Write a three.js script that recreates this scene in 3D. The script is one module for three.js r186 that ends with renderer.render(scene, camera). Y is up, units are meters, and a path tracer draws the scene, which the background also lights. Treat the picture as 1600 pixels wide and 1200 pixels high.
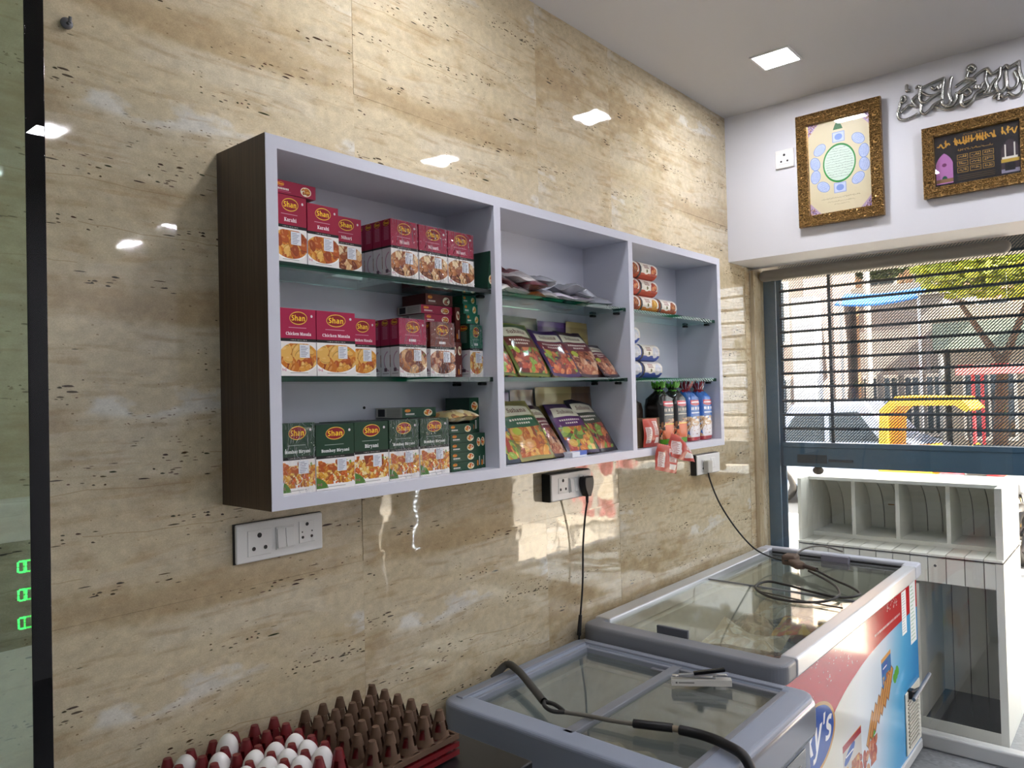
import * as THREE from 'three';
import { RoundedBoxGeometry } from 'three/addons/geometries/RoundedBoxGeometry.js';
import { mergeGeometries } from 'three/addons/utils/BufferGeometryUtils.js';
import { RectAreaLightUniformsLib } from 'three/addons/lights/RectAreaLightUniformsLib.js';

// ───────────────────────── camera, sky, sun, exposure
const scene = new THREE.Scene();
const renderer = new THREE.WebGLRenderer();
renderer.toneMapping = THREE.LinearToneMapping;
renderer.toneMappingExposure = 1.52;
renderer.shadowMap.enabled = true;
RectAreaLightUniformsLib.init();
const rad = Math.PI / 180;
const camera = new THREE.PerspectiveCamera(54.25, 4 / 3, 0.05, 200);
camera.position.set(1.51, 1.62, 0);
camera.rotation.set(0.9326 * rad, 40.677 * rad, -1.383 * rad, 'YXZ');
scene.add(camera);

const sunDir = new THREE.Vector3(0.72, 0.6, 0.12).normalize();
scene.background = new THREE.Color(0.93, 0.97, 1.0); // bright hazy sky
scene.backgroundIntensity = 3.2;
const sun = new THREE.DirectionalLight(0xfff1dc, 50);
sun.name = 'sun';
sun.position.copy(sunDir).multiplyScalar(40).add(new THREE.Vector3(0, 0, -8));
sun.target.position.set(0, 0, -8);
sun.castShadow = true;
sun.shadow.mapSize.set(2048, 2048);
Object.assign(sun.shadow.camera, { left: -25, right: 25, top: 25, bottom: -25, near: 1, far: 90 });
scene.add(sun, sun.target);
const LAMP_POWER = 62, LAMP_GLOW = 26;

// ───────────────────────── helpers
const seedOf = (s) => { let a = s >>> 0; return () => { a = (a + 0x6d2b79f5) | 0; let t = Math.imul(a ^ (a >>> 15), 1 | a); t = (t + Math.imul(t ^ (t >>> 7), 61 | t)) ^ t; return ((t ^ (t >>> 14)) >>> 0) / 4294967296; }; };
const used = {};
function numbered(n) { used[n] = (used[n] ?? -1) + 1; return used[n] ? n + '_' + String(used[n]).padStart(3, '0') : n; }
function M(color, roughness = 0.6, extra = {}) { return new THREE.MeshPhysicalMaterial({ color, roughness, ...extra }); }
function part(name, geo, mat, parent, pos) {
  const m = new THREE.Mesh(geo, mat); m.name = name; m.castShadow = m.receiveShadow = true;
  if (pos) m.position.set(...pos);
  parent.add(m); return m;
}
function thing(name, label, category, pos = [0, 0, 0], group) {
  const g = new THREE.Group(); g.name = numbered(name); g.position.set(...pos);
  g.userData = { label, category }; if (group) g.userData.group = group;
  scene.add(g); return g;
}
function single(name, label, category, geo, mat, pos, group) {
  const m = part(numbered(name), geo, mat, scene, pos);
  m.userData = { label, category }; if (group) m.userData.group = group; return m;
}
function struct(name, geo, mat, pos, label) { const m = part(name, geo, mat, scene, pos); m.userData = { kind: 'structure' }; if (label) m.userData.label = label; return m; }
function structGroup(name) { const g = new THREE.Group(); g.name = name; g.userData = { kind: 'structure' }; scene.add(g); return g; }
// a box given by its extents
function ext(x0, x1, y0, y1, z0, z1, r = 0) {
  const w = x1 - x0, h = y1 - y0, d = Math.abs(z1 - z0);
  const g = r ? new RoundedBoxGeometry(w, h, d, 2, r) : new THREE.BoxGeometry(w, h, d);
  g.translate((x0 + x1) / 2, (y0 + y1) / 2, (z0 + z1) / 2); return g;
}
function merge(list) { return mergeGeometries(list.map((g) => { const q = g.index ? g.toNonIndexed() : g; for (const k of Object.keys(q.attributes)) if (!['position', 'normal', 'uv'].includes(k)) q.deleteAttribute(k); q.clearGroups(); return q; }), false); }
function tube(pts, r, seg = 60, rs = 8, closed = false) { return new THREE.TubeGeometry(new THREE.CatmullRomCurve3(pts.map((p) => new THREE.Vector3(...p)), closed, 'centripetal'), seg, r, rs, closed); }
function cyl(a, b, r0, r1 = r0, n = 12) {
  const A = new THREE.Vector3(...a), B = new THREE.Vector3(...b), d = B.clone().sub(A);
  const g = new THREE.CylinderGeometry(r1, r0, d.length(), n);
  g.applyQuaternion(new THREE.Quaternion().setFromUnitVectors(new THREE.Vector3(0, 1, 0), d.normalize()));
  g.translate((A.x + B.x) / 2, (A.y + B.y) / 2, (A.z + B.z) / 2); return g;
}
// smooth value noise
function noise2(seed) {
  const r = seedOf(seed), N = 256, t = new Float32Array(N * N); for (let i = 0; i < N * N; i++) t[i] = r();
  return (x, y) => { const xi = Math.floor(x), yi = Math.floor(y); let fx = x - xi, fy = y - yi; fx = fx * fx * (3 - 2 * fx); fy = fy * fy * (3 - 2 * fy);
    const a = xi & 255, b = (xi + 1) & 255, c = (yi & 255) * N, d = ((yi + 1) & 255) * N; return (t[c + a] * (1 - fx) + t[c + b] * fx) * (1 - fy) + (t[d + a] * (1 - fx) + t[d + b] * fx) * fy; };
}
function canvasTex(w, h, draw, srgb = true) {
  const c = document.createElement('canvas'); c.width = w; c.height = h; const g = c.getContext('2d'); draw(g, w, h);
  const t = new THREE.CanvasTexture(c); if (srgb) t.colorSpace = THREE.SRGBColorSpace; t.anisotropy = 8; return t;
}
function dataTex(w, h, f, srgb) { // f(x, y) -> [r, g, b] in 0..255
  const d = new Uint8Array(w * h * 4); let k = 0;
  for (let y = 0; y < h; y++) for (let x = 0; x < w; x++) { const c = f(x, y); d[k++] = c[0]; d[k++] = c[1]; d[k++] = c[2]; d[k++] = c[3] ?? 255; }
  const t = new THREE.DataTexture(d, w, h); t.magFilter = THREE.LinearFilter; t.minFilter = THREE.LinearFilter; t.wrapS = t.wrapT = THREE.RepeatWrapping;
  if (srgb) t.colorSpace = THREE.SRGBColorSpace; t.needsUpdate = true; return t;
}

// ───────────────────────── common materials
const white = M(0xd9d9dc, 0.6), ceilingWhite = M(0xcfcdcb, 0.85), laminate = M(0xd7d9e4, 0.28), plastic = M(0xe9e8e4, 0.35);
const black = M(0x0b0b0c, 0.45), rubber = M(0x121212, 0.5), steel = M(0xb9bcc0, 0.3, { metalness: 0.9 }), chrome = M(0xd8dade, 0.12, { metalness: 1 });
const pane = M(0xffffff, 0.0, { transmission: 1, thickness: 0, ior: 1.5 });
const dirtyPane = M(0xeef1ec, 0.04, { transmission: 0.97, thickness: 0, ior: 1.5 });
const greenGlass = M(0xffffff, 0.0, { transmission: 1, thickness: 0.01, ior: 1.5, attenuationColor: new THREE.Color(0.3, 0.78, 0.66), attenuationDistance: 0.045 });

// ───────────────────────── room shell
const FLOOR = 0.05, CEIL = 2.905, ROOM_X = 5.3, FRONT = -3.34, BACKZ = 2.4;
{
  // polished travertine-print tile, 1.17 m x 0.585 m, the same print on every tile
  const n1 = noise2(11), n2 = noise2(23), n3 = noise2(37), TW = 2048, TH = 1024;
  const fbm = (x, y, o) => { let s = 0, a = 0.5; for (let i = 0; i < o; i++) { s += a * n1(x, y); x = x * 2.03 + 17.1; y = y * 2.07 + 5.3; a *= 0.5; } return s; };
  const mix = (a, b, t) => [a[0] + (b[0] - a[0]) * t, a[1] + (b[1] - a[1]) * t, a[2] + (b[2] - a[2]) * t];
  const sm = (a, b, t) => { t = Math.min(1, Math.max(0, (t - a) / (b - a))); return t * t * (3 - 2 * t); };
  const cv = document.createElement('canvas'); cv.width = TW; cv.height = TH; const g = cv.getContext('2d');
  const stone = (u, v) => {
    const wv = (fbm(u * 4, v * 5 + 40, 3) - 0.45) * 0.07 + 0.02 * u;
    const band = fbm(u * 1.6 + 3, (v + wv) * 8 + 16, 4), mot = fbm(u * 20 + 5, v * 16 + 50, 4), fine = fbm(u * 12, (v + wv) * 60 + 99, 3), cloud = fbm(u * 6 + 60, (v + wv) * 9 + 80, 5);
    let c = mix([205, 191, 160], [178, 157, 121], sm(0.38, 0.62, band * 0.72 + mot * 0.28));
    c = mix(c, [212, 203, 180], 0.6 * sm(0.46, 0.6, cloud * 0.7 + mot * 0.3));
    c = mix(c, [219, 217, 209], 0.9 * sm(0.47, 0.58, cloud * 0.55 + mot * 0.45) * sm(0.47, 0.55, fbm(u * 1.5 + 7, (v + wv) * 7 + 31, 2)));
    c = mix(c, [166, 139, 103], 0.45 * sm(0.48, 0.68, fine * 0.6 + mot * 0.4));
    const sp = fbm(u * 70 + 3, v * 44 + 8, 3) - 0.44, q = 1 + sp * 0.17; c = mix(c, [198, 183, 152], 0.15);
    return [c[0] * q, c[1] * q, c[2] * q];
  };
  const id = g.createImageData(TW, TH); let k = 0;
  for (let y = 0; y < TH; y++) for (let x = 0; x < TW; x++) {
    const u = x / TW, v = y / TH; let c = stone(u, v); if (v > 0.84) c = mix(c, stone(u, v - 1), sm(0.84, 1, v));
    const e = (n2(x * 0.9, y * 0.9) - 0.5) * 16 + (n3(x * 0.31, y * 0.5) - 0.5) * 14;
    id.data[k++] = c[0] + e; id.data[k++] = c[1] + e; id.data[k++] = c[2] + e; id.data[k++] = 255;
  }
  g.putImageData(id, 0, 0);
  const r = seedOf(5); // pits: elongated dark pores in clusters along the bedding
  for (let i = 0; i < 46; i++) {
    const cx = r() * TW, cy = r() * TH, n = 3 + r() * 16, big = r() < 0.45 ? 1 : 0.5;
    for (let j = 0; j < n; j++) {
      const x = cx + (r() - 0.5) * 330, y = cy + (r() - 0.5) * 42 + (x - cx) * 0.03, l = (5 + r() * r() * 26) * big, h = (1.5 + r() * 3.6) * big;
      g.fillStyle = `rgba(${38 + r() * 26},${28 + r() * 20},${18 + r() * 12},${0.65 + r() * 0.33})`;
      g.beginPath(); g.moveTo(x - l, y + (r() - 0.5) * h); g.quadraticCurveTo(x - l * 0.3, y - h, x + l * 0.4, y - h * 0.5 * r()); g.quadraticCurveTo(x + l, y + h * r(), x + l * 0.7, y + h * 0.4); g.quadraticCurveTo(x, y + h, x - l, y + h * 0.3); g.fill();
    }
  }
  for (let i = 0; i < 260; i++) { g.fillStyle = `rgba(92,70,44,${0.25 + r() * 0.4})`; g.beginPath(); g.ellipse(r() * TW, r() * TH, 1 + r() * 4, 0.8 + r() * 1.4, 0, 0, 7); g.fill(); }
  for (let i = 0; i < 7; i++) { // long brown veins
    let x = r() * TW * 0.7, y = r() * TH; g.strokeStyle = 'rgba(126,98,60,0.3)'; g.lineWidth = 1.5 + r() * 2.5; g.beginPath(); g.moveTo(x, y);
    for (let j = 0; j < 14; j++) { x += 24 + r() * 30; y += (r() - 0.5) * 12; g.lineTo(x, y); } g.stroke();
  }
  const map = new THREE.CanvasTexture(cv); map.colorSpace = THREE.SRGBColorSpace; map.wrapS = map.wrapT = THREE.RepeatWrapping; map.anisotropy = 8;
  const wavy = dataTex(256, 128, (x, y) => { const a = 255 * (0.5 * n2(x * 0.035, y * 0.05) + 0.35 * n3(x * 0.08 + 9, y * 0.1) + 0.15 * n1(x * 0.2, y * 0.2)); return [a, a, a]; });
  const tileMat = new THREE.MeshPhysicalMaterial({ map, roughness: 0.035, ior: 1.62, bumpMap: wavy, bumpScale: 0.0006 });
  const wall = structGroup('wall_left'); wall.userData.label = 'wall of polished beige travertine tiles';
  const W = 1.1725, H = 0.585, grout = M(0xb5a37e, 0.8);
  part('wall_core', ext(-0.2, -0.008, FLOOR - 0.05, CEIL + 0.1, BACKZ + 0.2, -3.75), M(0xb8b0a0, 0.9), wall);
  part('grout', ext(-0.0085, -0.0016, FLOOR, CEIL, 0, -3.575), grout, wall);
  const shared = {};
  for (let col = 0; col < 4; col++) for (let row = 0; row < 5; row++) {
    const z0 = -col * W, z1 = Math.max(-(col + 1) * W, -3.575), y0 = FLOOR + row * H, y1 = Math.min(y0 + H, CEIL), key = (z0 - z1).toFixed(3) + (y1 - y0).toFixed(3) + (col % 2);
    if (!shared[key]) {
      const w = z0 - z1 - 0.0009, h = y1 - y0 - 0.0004, b = new THREE.BoxGeometry(0.008, h, w), uv = b.attributes.uv, p = b.attributes.position;
      for (let i = 0; i < uv.count; i++) uv.setXY(i, (w / 2 - p.getZ(i)) / W + (col % 2) * 0.37, (p.getY(i) + h / 2) / H);
      shared[key] = b;
    }
    const t = part('tile', shared[key], tileMat, wall, [-0.004, (y0 + y1) / 2, (z0 + z1) / 2]);
    t.rotation.y = ((col * 5 + row * 3) % 7 - 3) * 0.0005; t.rotation.z = ((col * 3) % 7 - 3) * 0.0003;
  }
  part('plain_stretch', ext(-0.008, 0, FLOOR, CEIL, BACKZ, 0.001), M(0xb9a680, 0.3), wall);
  // jamb beside the shutter, same stone
  const jb = new THREE.BoxGeometry(0.02, 2.16, 0.17); jb.translate(0.01, FLOOR + 1.08, -3.66);
  part('jamb', jb, tileMat, wall);
}
{
  const floorTex = dataTex(512, 512, (() => { const a = noise2(71), b = noise2(72); return (x, y) => { const s = 122 + 26 * (a(x / 60, y / 60) - 0.5) + 34 * (b(x / 3, y / 3) - 0.5) * (a(x / 9, y / 9)); return [s, s + 2, s + 4]; }; })(), true);
  floorTex.repeat.set(3, 5);
  struct('floor', ext(-0.2, ROOM_X + 0.2, FLOOR - 0.12, FLOOR, BACKZ + 0.2, -4.7), new THREE.MeshPhysicalMaterial({ map: floorTex, roughness: 0.25 }), null, 'grey speckled stone floor');
  struct('ceiling', ext(-0.2, ROOM_X + 0.2, CEIL, CEIL + 0.18, BACKZ + 0.2, -3.95), ceilingWhite);
  struct('wall_back', ext(0, ROOM_X, 2.225, CEIL, -3.34, -3.64), white, null, 'white plastered beam above the shop front');
  struct('wall_right', ext(ROOM_X, ROOM_X + 0.2, FLOOR - 0.05, CEIL, BACKZ + 0.2, -3.75), white);
  struct('wall_rear', ext(0, ROOM_X, FLOOR - 0.05, CEIL, BACKZ, BACKZ + 0.2), white);
  struct('wall_partition', ext(3.2, ROOM_X, FLOOR - 0.05, 2.225, -3.5, -3.75), white, null, 'white wall right of the shutter');
  struct('wall_front', ext(-0.2, ROOM_X + 0.2, 2.2, 3.6, -3.86, -4.0), M(0x9a938a, 0.9), null, 'plain strip of wall above the rolling shutter');
}

// ───────────────────────── ceiling lights
function ceilingLight(x, z, label) {
  const t = thing('ceiling_light', label, 'light', [x, CEIL, z], 'square recessed ceiling lights');
  const s = 0.135, f = new THREE.Shape([[-1, -1], [1, -1], [1, 1], [-1, 1]].map(([a, b]) => new THREE.Vector2(a * (s / 2 + 0.008), b * (s / 2 + 0.008))));
  f.holes.push(new THREE.Path([[-1, -1], [-1, 1], [1, 1], [1, -1]].map(([a, b]) => new THREE.Vector2(a * s / 2, b * s / 2))));
  const fg = new THREE.ExtrudeGeometry(f, { depth: 0.006, bevelEnabled: false }); fg.rotateX(Math.PI / 2);
  part('trim', fg, plastic, t);
  part('light_panel', new THREE.BoxGeometry(s, 0.004, s), new THREE.MeshStandardMaterial({ color: 0xffffff, emissive: 0xf4f6ff, emissiveIntensity: LAMP_GLOW }), t, [0, -0.003, 0]);
  const l = new THREE.RectAreaLight(0xf6f5ff, LAMP_POWER, s, s); l.name = 'lamp'; l.position.set(0, -0.008, 0); l.rotation.x = -Math.PI / 2; t.add(l);
}
ceilingLight(0.43, -2.87, 'square white light in the ceiling near the framed pictures');
ceilingLight(1.385, -2.81, 'square ceiling light mirrored just above the cabinet');
ceilingLight(2.35, -2.82, 'square ceiling light over the right side of the shop front');
ceilingLight(0.43, -1.27, 'square ceiling light above the near end of the cabinet');
ceilingLight(2.35, -1.24, 'square ceiling light mirrored beside the dark glass edge');
ceilingLight(2.35, 0.33, 'square ceiling light behind the viewpoint');
ceilingLight(4.0, -2.58, 'square ceiling light, right one of the two faint gleams left of the cabinet');
ceilingLight(4.67, -2.55, 'square ceiling light, left one of the two faint gleams left of the cabinet');
ceilingLight(3.3, -1.24, 'square ceiling light to the right of the viewpoint, near row');
ceilingLight(4.25, -1.24, 'square ceiling light far to the right of the viewpoint');
ceilingLight(3.3, 0.33, 'square ceiling light behind the viewpoint, to the right');
ceilingLight(4.25, 0.33, 'square ceiling light behind the viewpoint, far to the right');

// ───────────────────────── wall cabinet
const CB = { x: 0.19, z0: -0.806, z1: -2.835, y0: 1.405, y1: 2.153, t: 0.026 };
const SHELF = [1.905, 1.672, 1.431]; // tops of the upper glass, lower glass and bottom board
const DIV = [[-1.478, -1.504], [-2.145, -2.171]];
{
  const walnut = canvasTex(256, 1024, (g, w, h) => {
    const r = seedOf(3); g.fillStyle = '#4b3828'; g.fillRect(0, 0, w, h);
    for (let i = 0; i < 420; i++) { const x = r() * w, a = r(); g.strokeStyle = a < 0.5 ? `rgba(38,26,18,${0.1 + r() * 0.3})` : `rgba(112,88,62,${0.06 + r() * 0.2})`; g.lineWidth = 0.6 + r() * 5 * r(); g.beginPath(); const y0 = r() * h * 0.6 - 100, l = h * (0.3 + r()); g.moveTo(x, y0); g.bezierCurveTo(x + r() * 6 - 3, y0 + l / 3, x + r() * 8 - 4, y0 + l * 0.6, x + r() * 6 - 3, y0 + l); g.stroke(); }
  });
  const t = thing('wall_cabinet', 'long white open wall cabinet with walnut end panel and glass shelves', 'cabinet');
  const { x, z0, z1, y0, y1, t: th } = CB;
  part('top_panel', ext(0.001, x, y1 - th, y1, z0 - th, z1 + th), laminate, t);
  part('bottom_panel', ext(0.001, x, y0, y0 + th, z0 - th, z1 + th), laminate, t);
  const side = part('side_panel', ext(0.001, x, y0, y1, z0, z0 - th), laminate, t);
  const veneer = new THREE.BoxGeometry(x - 0.002, y1 - y0, 0.001); veneer.translate(x / 2, (y0 + y1) / 2, z0 + 0.0006);
  part('walnut_veneer', veneer, new THREE.MeshPhysicalMaterial({ map: walnut, roughness: 0.4 }), side).userData.label = 'dark walnut laminate on the outer end';
  part('side_panel', ext(0.001, x, y0, y1, z1 + th, z1), laminate, t);
  for (const [a, b] of DIV) part('divider', ext(0.006, x, y0 + th, y1 - th, a, b), laminate, t);
  part('back_panel', ext(0.001, 0.006, y0 + th, y1 - th, z0 - th, z1 + th), laminate, t);
  const bays = [[z0 - th, DIV[0][0]], [DIV[0][1], DIV[1][0]], [DIV[1][1], z1 + th]];
  const bracket = M(0x2a2c2c, 0.35, { metalness: 0.6 });
  bays.forEach(([a, b]) => [0, 1].forEach((k) => {
    const y = SHELF[k], s = part('glass_shelf', ext(0.012, 0.176, y - 0.012, y, a - 0.002, b + 0.002), greenGlass, t);
    for (const z of [a - 0.012, b + 0.012]) for (const px of [0.05, 0.145]) part('shelf_pin', ext(px - 0.008, px + 0.008, y - 0.021, y - 0.0125, z + 0.011, z - 0.011, 0.003), bracket, s);
  }));
  for (const [y, z] of [[2.05, -1.69], [2.06, -2.52], [1.6, -1.18], [1.59, -2.6]]) part('screw_cap', cyl([0.006, y, z], [0.008, y, z], 0.0035), bracket, t);
}

// ───────────────────────── printed art for the groceries
function food(g, x, y, w, h, cols, n, seed, size = 0.13) {
  const r = seedOf(seed); g.save(); g.beginPath(); g.rect(x, y, w, h); g.clip();
  for (let i = 0; i < n; i++) {
    const px = x + r() * w, py = y + r() * h, s = w * size * (0.35 + r()), c = cols[Math.floor(r() * cols.length)], a = r() * 3.1;
    g.fillStyle = c; g.beginPath(); g.ellipse(px, py, s, s * (0.4 + 0.4 * r()), a, 0, 7); g.fill();
    g.fillStyle = 'rgba(255,235,190,0.28)'; g.beginPath(); g.ellipse(px - s * 0.2, py - s * 0.2, s * 0.4, s * 0.16, a, 0, 7); g.fill();
    g.strokeStyle = 'rgba(60,25,5,0.35)'; g.lineWidth = Math.max(1, s * 0.08); g.beginPath(); g.ellipse(px, py, s, s * 0.55, a, 0.2, 2.2); g.stroke();
  }
  g.restore();
}
function logo(g, x, y, w, fill = '#8d1220') {
  g.fillStyle = '#f3c64a'; g.beginPath(); g.ellipse(x, y, w * 0.5, w * 0.29, -0.05, 0, 7); g.fill();
  g.fillStyle = fill; g.beginPath(); g.ellipse(x, y, w * 0.47, w * 0.25, -0.05, 0, 7); g.fill();
  g.fillStyle = '#ffd62e'; g.font = `bold ${w * 0.34}px sans-serif`; g.textAlign = 'center'; g.textBaseline = 'middle'; g.fillText('Shan', x, y + w * 0.01); g.textBaseline = 'alphabetic';
}
const PAL = {
  fry: ['#c9731f', '#dd9a3c', '#b5561a', '#e6b45c', '#9c4415'], curry: ['#8f4a22', '#b5713c', '#d9ad7a', '#76351a', '#e8cfa5'], rice: ['#d99a2b', '#e9bf5a', '#c97f1f', '#f3dfa4', '#a9591c', '#d2611f'],
  meat: ['#7c3a25', '#a5593a', '#c58a63', '#5d2b1b', '#d9b090'], veg: ['#5c7f2c', '#8fae3a', '#c9731f', '#a8321c', '#e0b24b'], red: ['#8e2a1d', '#b5482a', '#6d1f18', '#d27a46', '#7fa03c'],
};
function cartonFront(top, name, pal, seed, split = 0.45, plate = true, dark = '#111') {
  return canvasTex(256, 376, (g, w, h) => {
    g.fillStyle = '#f1eeea'; g.fillRect(0, 0, w, h); g.fillStyle = top; g.fillRect(0, 0, w, h * split);
    const fy = h * (split + 0.07), fh = h * (0.9 - split);
    if (plate) { g.save(); g.beginPath(); g.ellipse(w * 0.5, fy + fh * 0.45, w * 0.56, fh * 0.5, 0, 0, 7); g.clip(); g.fillStyle = pal[0]; g.fillRect(0, fy, w, fh); food(g, 0, fy, w, fh, pal, 70, seed, 0.15); g.restore(); g.strokeStyle = '#fffdf8'; g.lineWidth = 9; g.beginPath(); g.ellipse(w * 0.5, fy + fh * 0.45, w * 0.57, fh * 0.51, 0, 0.4, 2.8); g.stroke(); }
    else { food(g, 0, fy + fh * 0.12, w, fh * 0.75, pal, 240, seed, 0.06); food(g, w * 0.05, fy, w * 0.8, fh * 0.4, ['#b5561a', '#c9731f', '#8d3b14'], 10, seed + 1, 0.16); g.fillStyle = '#4d7a2d'; g.beginPath(); g.moveTo(0, h * 0.8); g.quadraticCurveTo(w * 0.25, h * 0.85, w * 0.3, h * 0.97); g.lineTo(0, h * 0.97); g.fill(); }
    food(g, w * 0.62, h * 0.55, w * 0.3, h * 0.08, ['#5c8a2c', '#7fae3a'], 6, seed + 9, 0.07);
    g.fillStyle = dark; g.fillRect(0, h * (split - 0.005), w, h * 0.045); g.textAlign = 'center'; g.fillStyle = '#b9b4ac'; for (let i = 0; i < 15; i++) g.fillRect(w * (0.26 + i * 0.032), h * (split + 0.011), 2 + (i * 7) % 5, 5);
    logo(g, w * 0.5, h * 0.14, w * 0.5); g.fillStyle = 'rgba(255,255,255,0.65)'; g.fillRect(w * 0.22, h * (split - 0.17), w * 0.5, 3);
    g.fillStyle = '#fff'; g.font = `bold ${name.length > 10 ? h * 0.062 : h * 0.075}px serif`; if (name) g.fillText(name, w * 0.5, h * (split - 0.055)); else for (let i = 0; i < 5; i++) g.fillRect(w * (0.36 + i * 0.055), h * (split - 0.1), 10, 17);
    g.fillStyle = '#d8d0d4'; g.beginPath(); g.ellipse(w * 0.88, h * 0.1, 8, 8, 0, 0, 7); g.fill();
    g.fillStyle = '#c2567f'; g.font = `bold ${h * 0.05}px sans-serif`; g.textAlign = 'left'; g.fillText('1+2', w * 0.02, h * 0.93); g.fillStyle = '#9a948e'; g.fillRect(w * 0.25, h * 0.95, w * 0.5, 3);
  });
}
function cartonSide(top, seed, split = 0.45) {
  return canvasTex(96, 376, (g, w, h) => {
    g.fillStyle = '#eeeaec'; g.fillRect(0, 0, w, h); g.fillStyle = top; g.fillRect(0, 0, w, h * split); g.fillStyle = '#111'; g.fillRect(0, h * split, w, h * 0.03);
    logo(g, w * 0.5, h * 0.06, w * 0.7); g.fillStyle = 'rgba(255,255,255,0.6)'; for (let i = 0; i < 9; i++) g.fillRect(w * 0.22, h * (0.13 + i * 0.025), w * 0.56, 2.5);
    g.strokeStyle = '#cfa9bd'; g.lineWidth = 9; g.beginPath(); g.ellipse(w * 0.95, h * 0.72, w * 0.6, h * 0.17, 0, 1.7, 4.4); g.stroke(); g.fillStyle = '#6c5560'; g.fillRect(w * 0.35, h * 0.84, w * 0.3, h * 0.06); g.fillStyle = '#a898a0'; g.fillRect(w * 0.15, h * 0.93, w * 0.7, 4);
  });
}
function flatSide(base, seed, pal) { // long narrow edge of a carton lying down
  return canvasTex(320, 96, (g, w, h) => {
    g.fillStyle = base; g.fillRect(0, 0, w, h);
    g.fillStyle = '#efe6c8'; g.beginPath(); g.ellipse(w * 0.76, h * 0.55, w * 0.13, h * 0.36, 0, 0, 7); g.fill(); g.save(); g.beginPath(); g.ellipse(w * 0.76, h * 0.55, w * 0.11, h * 0.3, 0, 0, 7); g.clip(); food(g, w * 0.62, 0, w * 0.28, h, pal, 22, seed, 0.2); g.restore();
    logo(g, w * 0.16, h * 0.3, w * 0.17, '#b5341f'); g.fillStyle = '#e8e2da'; g.font = `bold ${h * 0.2}px serif`; g.textAlign = 'left'; for (let i = 0; i < 7; i++) g.fillRect(w * (0.1 + i * 0.037), h * 0.57, 9, h * 0.15); g.fillStyle = 'rgba(255,255,255,.4)'; g.fillRect(w * 0.1, h * 0.8, w * 0.3, 3);
  });
}
const backEnd = canvasTex(128, 64, (g, w, h) => { g.fillStyle = '#c9c6bd'; g.fillRect(0, 0, w, h); g.fillStyle = '#2c2c2c'; g.fillRect(10, 8, 34, 48); g.fillStyle = '#8c8a84'; for (let i = 0; i < 7; i++) g.fillRect(54, 10 + i * 7, 64, 2.5); });
const stickerTex = canvasTex(64, 64, (g, w, h) => { g.fillStyle = '#e6e8ee'; g.fillRect(0, 0, w, h); g.fillStyle = '#8a8fa0'; for (let i = 0; i < 7; i++) g.fillRect(7, 7 + i * 8, 30 + (i * 37) % 22, 3); });
const foilMat = (map, rough = 0.28) => new THREE.MeshPhysicalMaterial({ map, roughness: rough, clearcoat: 0.6, clearcoatRoughness: 0.12 });
const cardMat = (map) => new THREE.MeshPhysicalMaterial({ map, roughness: 0.45, specularIntensity: 0.6 });
const stickerMat = cardMat(stickerTex), magenta = '#a3123f', greenC = '#143c26', brownC = '#5c2018', tealC = '#1f6b52';
const ART = {
  karahi: [cardMat(cartonFront('#9c1038', 'Karahi', PAL.fry, 1)), cardMat(cartonSide('#9c1038', 1)), M(0x8f1036, 0.4)],
  nihari: [cardMat(cartonFront('#a0143f', 'Nihari', PAL.curry, 2)), cardMat(cartonSide('#a0143f', 2)), M(0x8f1036, 0.4)],
  chicken: [cardMat(cartonFront('#a91246', 'Chicken Masala', PAL.fry, 33)), cardMat(cartonSide('#a91246', 3)), M(0x8f1036, 0.4)],
  tikka: [cardMat(cartonFront('#a3194a', '', PAL.curry, 14)), cardMat(cartonSide('#a01040', 4)), M(0x8f1036, 0.4)],
  seekh: [cardMat(cartonFront('#7b4038', '', PAL.meat, 15)), cardMat(cartonSide(brownC, 5)), M(0x5c2018, 0.4)],
  teal: [cardMat(cartonFront(tealC, '', PAL.rice, 16)), cardMat(cartonSide('#123f30', 6)), M(0x123f30, 0.4)],
  bombay: [cardMat(cartonFront(greenC, 'Bombay Biryani', PAL.rice, 21, 0.48, false)), cardMat(cartonSide(greenC, 7)), M(0x23382c, 0.4)],
  biryani: [cardMat(cartonFront(greenC, 'Biryani', PAL.rice, 29, 0.47, false)), cardMat(cartonSide(greenC, 8)), M(0x23382c, 0.4)],
};
const FLAT = { magenta: [cardMat(flatSide('#96103a', 3, PAL.fry)), M(0x8f1036, 0.4)], brown: [cardMat(flatSide(brownC, 4, PAL.meat)), M(0x551c15, 0.4)], teal: [cardMat(flatSide(tealC, 5, PAL.rice)), M(0x1b5c46, 0.4)], green: [cardMat(flatSide('#14402a', 6, PAL.rice)), M(0x14382a, 0.4)] };
const backEndMat = cardMat(backEnd);
const crinkle = (() => { const a = noise2(91), b = noise2(92); return dataTex(128, 192, (x, y) => { const v = 255 * Math.pow(Math.abs(a(x / 9 + b(x / 22, y / 22) * 5, y / 30) - 0.5) * 2, 0.7); return [v, v, v]; }); })();
const wrapMat = M(0xffffff, 0.05, { transmission: 1, thickness: 0, ior: 1.45, bumpMap: crinkle, bumpScale: 0.004 });

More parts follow.
